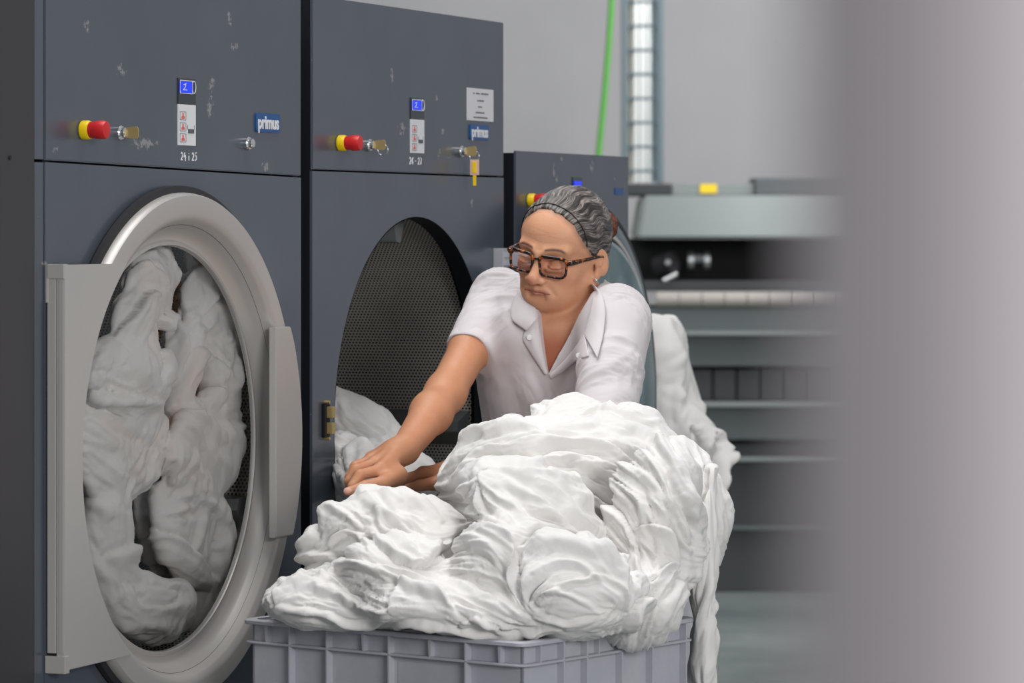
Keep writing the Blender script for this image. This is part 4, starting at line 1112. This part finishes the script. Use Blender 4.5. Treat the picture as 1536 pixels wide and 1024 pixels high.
KN = [PP(571, 704, 6.105), PP(561, 696, 6.135), PP(556, 691, 6.165), PP(557, 688, 6.190)]
PI_ = [PP(540, 712, 6.075), PP(534, 704, 6.110), PP(533, 699, 6.145), PP(537, 697, 6.175)]
DI = [PP(529, 729, 6.065), PP(524, 722, 6.100), PP(524, 716, 6.135), PP(529, 713, 6.165)]
TI = [PP(533, 746, 6.070), PP(528, 741, 6.105), PP(527, 735, 6.140), PP(531, 729, 6.170)]
TH = [PP(597, 712, 6.13), PP(574, 724, 6.065), PP(548, 729, 6.045), PP(521, 737, 6.035)]
rh = hand(WRs, KN, PI_, DI, TI, TH)
KL = [WL+np.array([-.075, .045+.022*(i-1.5), -.004-.003*i]) for i in range(4)]
lh = hand(WL, KL, [k_+np.array([-.035, .01, -.010]) for k_ in KL], [k_+np.array([-.055, .01, -.028]) for k_ in KL], [k_+np.array([-.058, .01, -.048]) for k_ in KL],
          [WL+np.array([-.02, -.015, -.01]), WL+np.array([-.055, -.02, -.018]), WL+np.array([-.08, -.012, -.022]), WL+np.array([-.10, -.005, -.026])])
me = polygonise(body+head+rh+lh, .0022, 'body')
for p in me.polygons: p.use_smooth = True
co_ = getco(me); L = loc(co_); L[:, 2] = np.where(L[:, 2] < -30, -30+(L[:, 2]+30)/.77, L[:, 2])
def sm(x, a, b): t = np.clip((x-a)/(b-a), 0, 1); return t*t*(3-2*t)
colr = np.tile(np.array(srgb(216, 160, 126)[:3]), (len(co_), 1))
def blend(col, m):
    global colr
    colr = colr*(1-m[:, None])+np.array(srgb(*col)[:3])*m[:, None]
dh = np.linalg.norm(co_-HO, axis=1)
isface = sm(dh, .17, .13)
armm = sm(np.minimum(np.linalg.norm(co_-WRs, axis=1), np.linalg.norm(co_-ER, axis=1)), .26, .16)*(1-isface)
blend((200, 142, 108), armm)
chm = sm(np.linalg.norm((co_-PP(834, 520, 6.42))*[1, .6, .8], axis=1), .11, .05)*(1-isface); blend((168, 100, 74), chm*.95)  # redder chest, with the shade below the chin painted into the colour
blend((198, 128, 108), isface*np.exp(-(((np.abs(L[:, 0])-40)/17)**2+((L[:, 2]+22)/16)**2))*.3*(L[:, 1] > 20))
blend((200, 125, 106), isface*np.exp(-((L[:, 0]/13)**2+((L[:, 2]+28)/10)**2))*.4*(L[:, 1] > 90))
lipu = np.exp(-((L[:, 2]+56+(L[:, 0]/24)**2*3)/3.2)**4)*(np.abs(L[:, 0]) < 26)*(L[:, 1] > 76); blend((166, 96, 90), lipu*.6)
lipl = np.exp(-((L[:, 2]+64.5-(L[:, 0]/24)**2*3.5)/3.8)**4)*(np.abs(L[:, 0]) < 24)*(L[:, 1] > 76); blend((180, 108, 100), lipl*.6)
lipc = np.exp(-((L[:, 2]+59.8+(L[:, 0]/27)**2*1.6)/1.1)**2)*(np.abs(L[:, 0]) < 27)*(L[:, 1] > 76); blend((95, 48, 44), lipc*.75)
ax_ = np.abs(L[:, 0]); bz = 26.5+3*np.sin(np.clip((ax_-12)/38, 0, 1)*PI)-np.clip(ax_-40, 0, 20)*.25
brow = np.exp(-((L[:, 2]-bz)/2.4)**2)*sm(ax_, 10, 15)*sm(ax_, 52, 42)*(L[:, 1] > 50); blend((84, 56, 52), brow*.92)
lid = np.exp(-((L[:, 2]+2.5-(1-((ax_-31)/14)**2)*-3)/1.2)**2)*sm(ax_, 15, 18)*sm(ax_, 47, 44)*(L[:, 1] > 60); blend((52, 32, 30), lid*.85)
blend((150, 98, 84), isface*np.exp(-(((ax_-31)/15)**2+((L[:, 2]-10)/6)**2))*.4*(L[:, 1] > 60))
hd_ = L[:, 1]-hairline(L); blend((120, 92, 80), isface*(L[:, 2] > -25)*sm(hd_, 12, -1)*.55*(ax_ < 73))
blend((84, 56, 52), brow*.5)
for zf_ in (42, 51, 60): blend((176, 118, 90), isface*np.exp(-((L[:, 2]-zf_-2*np.sin(L[:, 0]*.09+zf_))/1.1)**2)*.28*sm(ax_, 40, 22)*(L[:, 1] > 60))
# thumbnail
nl = PP(519, 735, 6.027); blend((228, 176, 160), sm(np.linalg.norm((co_-nl)*[.75, 1, 1.3], axis=1), .0085, .0065))
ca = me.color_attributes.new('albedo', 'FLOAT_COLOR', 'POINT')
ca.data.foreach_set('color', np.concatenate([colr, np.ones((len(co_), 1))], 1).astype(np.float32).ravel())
def skin():
    t = NT('skin'); t.val('Roughness', .48); t.val('Specular IOR Level', .4)
    at = t.n('ShaderNodeAttribute', attribute_name='albedo').outputs['Color']; tc = t.n('ShaderNodeTexCoord').outputs['Object']
    fr = t.ramp(t.noise(230, tc, 2), .64, .74); blot = t.ramp(t.noise(26, tc, 4), .4, .75)
    x = t.n('ShaderNodeMix', data_type='RGBA', blend_type='MULTIPLY'); x.inputs[7].default_value = (.80, .68, .62, 1)
    t.l(t.math('ADD', t.math('MULTIPLY', fr, .40), t.math('MULTIPLY', blot, .38)), x.inputs[0]); t.l(at, x.inputs[6]); t.l(x.outputs[2], t.b.inputs['Base Color'])
    t.val('Subsurface Weight', .12); t.val('Subsurface Scale', .004); t.b.inputs['Subsurface Radius'].default_value = (1, .35, .2)
    b1 = t.noise(520, tc, 3); t.bump(t.math('ADD', b1, t.math('MULTIPLY', t.noise(90, tc, 4, .6), 1.4)), .22, .0012); return t.m
M['skin'] = skin()
wo = empty('person', (.08, 6.6, 0)); tag(wo, 'woman with tied-back grey hair, tortoiseshell glasses and white polo shirt reaching over the sheets', 'person')
def attach(o): o.parent = wo; o.location = Vector(o.location)-Vector((.08, 6.6, 0)); return o
bo = link('body', me, M['skin']); attach(bo)

# ---- hair
def hpost(p, v):
    L = loc(p); c = (L[:, 1]-hairline(L))*.0007
    c2 = (-52-L[:, 2])*.0008
    return np.maximum(np.maximum(v, c), c2)
hair = [HE((0, -14, 35), (75.5, 94, 92), .01), HE((0, 25, 45.5), (67, 64, 63), .02), HE((0, -40, -8), (60, 52, 48), .02)]
hm = polygonise(hair, .0022, 'hair', post=hpost)
hc = getco(hm); hl = loc(hc); nn = normals(hm)
def bunang(l):
    v = l-np.array([5, -100, 48]); r = np.linalg.norm(v, axis=1)+1e-6
    return np.stack([v[:, 0]/r, v[:, 1]/r, v[:, 2]/r], 1), r
ph_ = np.arctan2(hl[:, 0], hl[:, 2]-30); wv = .035*np.sin(hl[:, 1]*.11+2*ph_)+.04*pn(hl*.03); bv = np.stack([np.cos(ph_+wv), np.sin(ph_+wv), hl[:, 1]*.0016], 1)
st = pn(bv*14)+.6*pn(bv*34)
hc = hc+nn*(st*.0013+.0008*pn(bv*7+4))[:, None]
hm.vertices.foreach_set('co', hc.ravel()); hm.update()
def hair_mat(name, a, b, bias):
    t = NT(name); t.val('Roughness', .42); t.val('Specular IOR Level', .4)
    at = t.n('ShaderNodeAttribute', attribute_name='flow').outputs['Vector']
    n1 = t.ramp(t.noise(11, at, 3, .6), .40, .62); n2 = t.ramp(t.noise(45, at, 2, .5), .38, .62)
    t.l(t.mix(t.math('MULTIPLY', n1, t.math('ADD', t.math('MULTIPLY', n2, .75), bias)), a, b), t.b.inputs['Base Color'])
    t.bump(t.noise(60, at, 2), .5, .0012); return t.m
def flow(me, v):
    a = me.attributes.new('flow', 'FLOAT_VECTOR', 'POINT'); a.data.foreach_set('vector', v.astype(np.float32).ravel())
flow(hm, bv)
ho = link('hair', hm, hair_mat('grey streaked hair', srgb(44, 38, 38), srgb(168, 157, 150), .16), None, True); attach(ho)
bunm = polygonise([HE((27, -106, 42), (24, 17, 27), .01), HE((16, -116, 34), (16, 14, 18), .008)], .002, 'hair_bun')
bc = getco(bunm); bl = loc(bc)-np.array([22, -106, 42]); an = np.arctan2(bl[:, 0], bl[:, 2]); rr_ = np.hypot(bl[:, 0], bl[:, 2])
fv = np.stack([rr_*.05, bl[:, 1]*.05, an*.3], 1)
bc = bc+normals(bunm)*(pn(fv*7)*.0018)[:, None]; bunm.vertices.foreach_set('co', bc.ravel()); flow(bunm, fv)
b_ = link('hair_bun', bunm, hair_mat('auburn hair', srgb(70, 40, 30), srgb(150, 88, 62), .3), None, True); attach(b_)
bvh = BVHTree.FromPolygons([Vector(v) for v in hc], [tuple(p.vertices) for p in hm.polygons])
pts = []
for i in range(41):
    a = math.radians(-84+168*i/40)
    o_ = hp(0, 0, 20); d_ = HR@np.array([math.sin(a)*1.0, .55+.10*math.cos(a), math.cos(a)*.95]); d_ /= np.linalg.norm(d_)
    h_ = bvh.ray_cast(Vector(o_+d_*.2), Vector(-d_))
    if h_[0] is not None and (h_[0]-Vector(o_)).length > .05: pts.append(h_[0]+Vector(d_)*.0006)
bm = bmesh.new()
if len(pts) > 3: tube(bm, pts, .0011, 6)
attach(bmobj('hair_band', bm, M['dark'], smooth=True))
e_ = bmesh.new(); bmesh.ops.create_uvsphere(e_, u_segments=16, v_segments=12, radius=.0036)
eo = bmobj('earring', e_, M['chrome'], smooth=True); eo.location = hp(76, 9, -31); attach(eo)

# ---- spectacles
gl_ = empty('eyeglasses', HO); gl_.location = hp(0, 90, 0); tag(gl_, 'tortoiseshell rectangular glasses worn by the woman', 'glasses')
def gp(x, y, z): return Vector(hp(x, y, z))-gl_.location
def tort():
    t = NT('tortoiseshell'); t.val('Roughness', .15); tc = t.n('ShaderNodeTexCoord').outputs['Object']
    t.l(t.mix(t.ramp(t.noise(120, tc, 2, .5), .56, .65), srgb(24, 16, 15), srgb(176, 92, 30)), t.b.inputs['Base Color']); return t.m
M['tort'] = tort()
def rim_pts(sg, gw=25.0, gh=17.5):
    out = []
    for i in range(40):
        t = 2*PI*i/40; c, s_ = math.cos(t), math.sin(t); e = .42
        x = gw*math.copysign(abs(c)**e, c); z = gh*math.copysign(abs(s_)**e, s_)
        x *= 1+.05*(z/gh)
        xx = sg*(33+x); yy = 102-abs(33+x)**2*.0028
        out.append((xx, yy+z*.05, z-1))
    return out
for sg in (-1, 1):
    rp = rim_pts(sg)
    bm = bmesh.new(); tube(bm, [gp(*q) for q in rp], .0024, 8, closed=True); 
    tube(bm, [gp(q[0], q[1]+.8, q[2]+1.6) for q in rp[1:20]], .0028, 8)
    bmobj('rim', bm, M['tort'], gl_, smooth=True)
    bm = bmesh.new(); ip = rim_pts(sg, 24.2, 16.7); vs = [bm.verts.new(gp(*q)) for q in ip]; cc = bm.verts.new(gp(sg*33, 101.5, -1))
    vb = [bm.verts.new(gp(q[0], q[1]-1.5, q[2])) for q in ip]; cb_ = bm.verts.new(gp(sg*33, 99.5, -1))
    for i in range(40):
        j = (i+1) % 40; bm.faces.new((vs[i], vs[j], cc)); bm.faces.new((vb[j], vb[i], cb_)); bm.faces.new((vs[i], vb[i], vb[j], vs[j]))
    bmobj('lens', bm, M['lens'], gl_, smooth=True)
    bm = bmesh.new()
    path = [(sg*58, 93, 11), (sg*66, 85, 12), (sg*72, 50, 12.5), (sg*76, 10, 12), (sg*77, -8, 10), (sg*75, -20, 0), (sg*72, -26, -14)]
    tube(bm, [gp(*q) for q in path], [.0050, .0046, .0032, .0026, .0022, .002, .0018], 8); bmobj('temple', bm, M['tort'], gl_, smooth=True)
bm = bmesh.new(); tube(bm, [gp(-7, 101, 9), gp(-3, 103.5, 11), gp(3, 103.5, 11), gp(7, 101, 9)], .0026, 8); bmobj('bridge', bm, M['tort'], gl_, smooth=True)

# ---- polo shirt
ds = SR+(ER-SR)*.56; dirR = (ER-SR)/np.linalg.norm(ER-SR)
dl = SL+(EL-SL)*.90; dirL = (EL-SL)/np.linalg.norm(EL-SL)
def clipped(a, b, ra, rb, o, n, k):
    q = Prim('c', a, b, ra, rb, k=k); f0 = q.d
    q.d = lambda p: np.maximum(f0(p), (p-o)@n)
    return q
shirt = [Prim('e', PP(838, 545, 6.50), rad=(.160, .112, .175), R=TR, k=.03), Prim('e', PP(841, 665, 6.55), rad=(.142, .118, .17), R=TR, k=.05), Prim('e', PP(840, 780, 6.59), rad=(.168, .128, .13), R=TR, k=.05),
         Prim('c', nb_+[0, .02, -.012], SR+[.01, 0, 0], .050, .049, k=.04), Prim('c', nb_+[0, .01, -.012], SL+[-.01, 0, 0], .050, .056, k=.04),
         clipped(SR, ds+dirR*.03, .050, .0395, ds, dirR, .022), clipped(SL, dl+dirL*.03, .060, .052, dl, dirL, .022),
         Prim('c', PP(805, 505, 6.45), PP(765, 500, 6.55), .05, .045, k=.05)]
FT = np.array([-.30, -.954, 0]); 
def tri_sd(p):
    t = (p[:, 1]-6.40)/FT[1]; X = p[:, 0]-FT[0]*t; Z = p[:, 2]-FT[2]*t
    V = [PP(800, 415, 6.40), PP(893, 415, 6.40), PP(889, 452, 6.40), PP(824, 563, 6.40), PP(806, 470, 6.40)]
    V = [(v[0], v[2]) for v in V]; n = len(V); sd = np.full(len(p), -1e9)
    for i in range(n):
        a, b = V[i], V[(i+1) % n]; ex_, ez_ = b[0]-a[0], b[1]-a[1]; l = math.hypot(ex_, ez_)
        sd = np.maximum(sd, ((X-a[0])*(-ez_)+(Z-a[1])*ex_)/l*-1*-1)
    return sd
_c = np.array([[PP(838, 480, 6.40)[0]+0, 6.40, PP(838, 480, 6.40)[2]]])
_sg = 1.0 if tri_sd(_c)[0] < 0 else -1.0
def tri2(p):
    t = (p[:, 1]-6.40)/FT[1]; X = p[:, 0]-FT[0]*t; Z = p[:, 2]
    V = [PP(800, 415, 6.40), PP(893, 415, 6.40), PP(889, 452, 6.40), PP(824, 563, 6.40), PP(806, 470, 6.40)]
    V = [(v[0], v[2]) for v in V]; n = len(V); sd = np.full(len(p), -1e9)
    for i in range(n):
        a, b = V[i], V[(i+1) % n]; ex_, ez_ = b[0]-a[0], b[1]-a[1]; l = math.hypot(ex_, ez_)
        sd = np.maximum(sd, -((X-a[0])*ez_-(Z-a[1])*ex_)/l)
    return sd
def spost(p, v):
    sd = tri2(p)
    front = (p[:, 1]-6.475)
    v = np.maximum(v, -np.maximum(sd, front))
    # neck hole
    ba = nt_-nb_; h_ = np.clip((p-nb_)@ba/(ba@ba), -.6, 1); dn = np.linalg.norm(p-nb_-h_[:, None]*ba, axis=1)-.060
    v = np.maximum(v, -dn)
    hem = (PP(0, 860, 6.6)[2]-p[:, 2]); return np.maximum(v, hem)
smh = polygonise(shirt, .003, 'polo_shirt', post=spost)
sc_ = getco(smh); sn = normals(smh)
nearR = sm(np.linalg.norm(sc_-(SR+ds)/2, axis=1), .17, .08)
f1 = folds(sc_, (-.25, 0, 1), 9, .018, 3.1, stretch=4.5, warp=.7); f2 = folds(sc_, dirR*.4+np.array([.8, 0, .3]), 13, .009, 8.2, stretch=3.5, warp=.6)
f3 = folds(sc_, (.9, -.2, .6), 10, .013, 5.5, stretch=4, warp=.8); nearL = sm(np.linalg.norm(sc_-(SL+dl)/2, axis=1), .19, .09)
dd_ = f1*(1-nearR)*(1-nearL)+f2*nearR+f3*nearL
edge = sm(np.abs(tri2(sc_)), .0, .03); endR = sm(np.abs((sc_-ds)@dirR), .0, .06)
sc_ = sc_+sn*((dd_)*edge*(.05+.95*endR))[:, None]
smh.vertices.foreach_set('co', sc_.ravel()); smh.update()
so = link('polo_shirt', smh, M['shirt'], None, True); attach(so)
sbv = BVHTree.FromPolygons([Vector(v) for v in sc_], [tuple(p.vertices) for p in smh.polygons]); bbv = BVHTree.FromPolygons([Vector(v) for v in getco(me)], [tuple(p.vertices) for p in me.polygons if dh[p.vertices[0]] > .135])
def on_shirt(px, py, off, fallY=6.40):
    d_ = Vector(P(px, py, 1))-Vector((0, 0, EYE)); d_.normalize(); o_ = Vector((0, 0, EYE))
    best = None
    for b in (sbv, bbv):
        h_ = b.ray_cast(o_, d_)
        if h_[0] is not None and (best is None or h_[3] < best): best = h_[3]
    if best is None: best = (P(px, py, fallY)-o_).length
    return o_+d_*(best-off)
def strip(name, inner, outer, off_in, off_out, n=26, m=7, th=.0028, puff=.006):
    """a soft band of cloth between two pixel-traced lines lying on the shirt"""
    def samp(pl, t):
        L_ = [0]
        for a, b in zip(pl, pl[1:]): L_.append(L_[-1]+math.hypot(b[0]-a[0], b[1]-a[1]))
        x = t*L_[-1]
        for i in range(len(pl)-1):
            if x <= L_[i+1]+1e-9: k_ = (x-L_[i])/max(L_[i+1]-L_[i], 1e-9); return (pl[i][0]+(pl[i+1][0]-pl[i][0])*k_, pl[i][1]+(pl[i+1][1]-pl[i][1])*k_)
        return pl[-1]
    g = np.zeros((n+1, m+1, 3))
    for i in range(n+1):
        a = samp(inner, i/n); b = samp(outer, i/n)
        A = np.array(on_shirt(a[0], a[1], off_in)); Bp = np.array(on_shirt(b[0], b[1], off_out))
        for j in range(m+1):
            t = j/m; px = a[0]+(b[0]-a[0])*t; py = a[1]+(b[1]-a[1])*t
            q = A+(Bp-A)*t; s_ = np.array(on_shirt(px, py, off_in+(off_out-off_in)*t))
            if s_[1] < q[1]: q = s_
            g[i, j] = q+np.array([0, -1, .2])*puff*math.sin(PI*t)
    for _ in range(3):
        h2 = g.copy(); h2[1:-1] = (g[:-2]+g[2:]+2*g[1:-1])/4; g = h2; h2 = g.copy(); h2[:, 1:-1] = (g[:, :-2]+g[:, 2:]+2*g[:, 1:-1])/4; g = h2
    bm = bmesh.new()
    A = [[bm.verts.new(g[i, j]) for j in range(m+1)] for i in range(n+1)]
    for i in range(n):
        for j in range(m): bm.faces.new((A[i][j], A[i+1][j], A[i+1][j+1], A[i][j+1]))
    bmesh.ops.recalc_face_normals(bm, faces=bm.faces[:])
    mm = bpy.data.meshes.new(name); bm.to_mesh(mm); bm.free()
    o = link(name, mm, M['shirt'], None, True); md = o.modifiers.new('thick', 'SOLIDIFY'); md.thickness = th; md.offset = 0
    sd = o.modifiers.new('sub', 'SUBSURF'); sd.levels = sd.render_levels = 1
    return attach(o)
strip('collar', [(787, 434), (793, 445), (800, 455), (805, 464), (808, 476)], [(778, 437), (770, 451), (765, 466), (767, 481), (790, 497)], .004, .007)
strip('collar', [(887, 425), (889, 436), (889, 448), (884, 472), (876, 502)], [(894, 431), (905, 443), (909, 470), (905, 505), (896, 538)], .006, .008)
strip('placket', [(806, 470), (811, 500), (815, 530), (822, 561)], [(788, 494), (783, 510), (797, 532), (818, 563)], .003, .003, m=5, puff=.003)
strip('placket', [(877, 500), (862, 522), (842, 545), (824, 562)], [(884, 534), (866, 540), (846, 558), (826, 569)], .003, .003, m=5, puff=.003)
for px, py in ((794, 506), (868, 533)):
    bm = bmesh.new(); lathe(bm, [(0, -.0015), (.0045, -.0015), (.005, 0), (.0045, .001), (0, .001)], n=16); b_ = bmobj('button', bm, M['white'], auto=30); b_.location = on_shirt(px, py, .009); attach(b_)
# cuff of the right sleeve
bm = bmesh.new(); up_ = np.cross(dirR, [0, 0, 1]); up_ /= np.linalg.norm(up_); w2 = np.cross(dirR, up_)
rings = []
for q, r_ in ((-.020, .0415), (-.019, .0430), (-.001, .0422), (.001, .041), (.000, .0385), (-.012, .038)):
    c_ = ds+dirR*q; rings.append([bm.verts.new(Vector(c_+(up_*math.cos(2*PI*i/48)+w2*math.sin(2*PI*i/48))*(r_+.0012*math.sin(5*2*PI*i/48)))) for i in range(48)])
for a, b in zip(rings, rings[1:]):
    for i in range(48): bm.faces.new((a[i], a[(i+1) % 48], b[(i+1) % 48], b[i]))
attach(bmobj('sleeve_cuff', bm, M['shirt'], smooth=True))
# ---- trousers and shoes
M['trousers'] = cloth_mat('dark grey trousers', srgb(52, 54, 60), .9, .05)
hipR, hipL = PP(800, 830, 6.68), PP(885, 830, 6.55)
kR, kL = np.array([hipR[0]-.02, 6.70, .52]), np.array([hipL[0]+.02, 6.56, .52]); aR, aL = np.array([kR[0], 6.78, .10]), np.array([kL[0]+.01, 6.62, .10])
tr = [Prim('e', PP(842, 810, 6.61), rad=(.172, .130, .13), R=TR, k=.04), Prim('c', hipR, kR, .088, .060, k=.04), Prim('c', hipL, kL, .088, .060, k=.04), Prim('c', kR, aR, .060, .050, k=.02), Prim('c', kL, aL, .060, .050, k=.02)]
tm = polygonise(tr, .008, 'trousers'); o = link('trousers', tm, M['trousers'], None, True); attach(o)
for a_ in (aR, aL):
    sh = polygonise([Prim('e', a_+[-.03, -.05, -.06], rad=(.048, .12, .035), R=TR, k=.02), Prim('c', a_+[0, 0, -.05], a_, .042, .04, k=.02)], .006, 'shoe', post=lambda p, v: np.maximum(v, .002-p[:, 2]))
    o = link('shoe', sh, M['white'], None, True); attach(o)


# ================================================================== LIGHT, CAMERA
w = bpy.data.worlds.new('sky'); bpy.context.scene.world = w; w.use_nodes = True
w.node_tree.nodes['Background'].inputs[0].default_value = (.93, .96, 1.0, 1); w.node_tree.nodes['Background'].inputs[1].default_value = .32
def area(name, loc, target, size, energy, col=(1, 1, 1), sy_=None):
    l = bpy.data.lights.new(name, 'AREA'); l.shape = 'RECTANGLE'; l.size = size; l.size_y = sy_ or size; l.energy = energy; l.color = col
    o = bpy.data.objects.new(name, l); C.objects.link(o); o.location = loc
    o.rotation_euler = (Vector(target)-Vector(loc)).to_track_quat('-Z', 'Y').to_euler(); return o
area('offscreen_key', (4.0, -3.6, 3.4), (0, 6.0, 1.0), 3.2, 365, (1, .985, .97), 2.4)  # added area lamp behind the camera, no window there; grades the pillar
area('overhead_fill', (-.6, 6.0, 4.5), (0.1, 6.0, 0), 2.6, 84, (1, .99, .98), 2.2)  # added overhead lamp, shades the folds from above; no roof opening
area('overhead_fill', (-1.5, 11.0, 4.4), (.2, 11.5, 0), 3.0, 60, (.95, .98, 1))  # another added overhead lamp, farther back
area('backdrop_lamp', ((wx0+wx1)/2, YW+.5, 5.2), ((wx0+wx1)/2, YW+2.2, 2.6), 1.5, 160, (1, 1, 1), .6)  # added lamp that lights the white board outside the window
area('overhead_fill', (2.5, 15, 4.4), (1.0, 18.5, 1.5), 3.0, 150, (.98, .98, 1))  # added overhead lamp to brighten the back wall
cam = bpy.data.cameras.new('camera'); co = bpy.data.objects.new('camera', cam); C.objects.link(co)
co.location = (0, 0, EYE); co.rotation_euler = (PI/2, 0, 0)
cam.sensor_width = 36; cam.lens = 36*F/1536; cam.shift_y = -(512-HY)/1536
cam.clip_start = .05; cam.clip_end = 100
cam.dof.use_dof = True; cam.dof.focus_distance = 6.0; cam.dof.aperture_fstop = 8.5
sc = bpy.context.scene; sc.camera = co
sc.view_settings.view_transform = 'Standard'; sc.view_settings.look = 'None'; sc.view_settings.gamma = 1; sc.view_settings.use_curve_mapping = False
sc.view_settings.exposure = 0.35
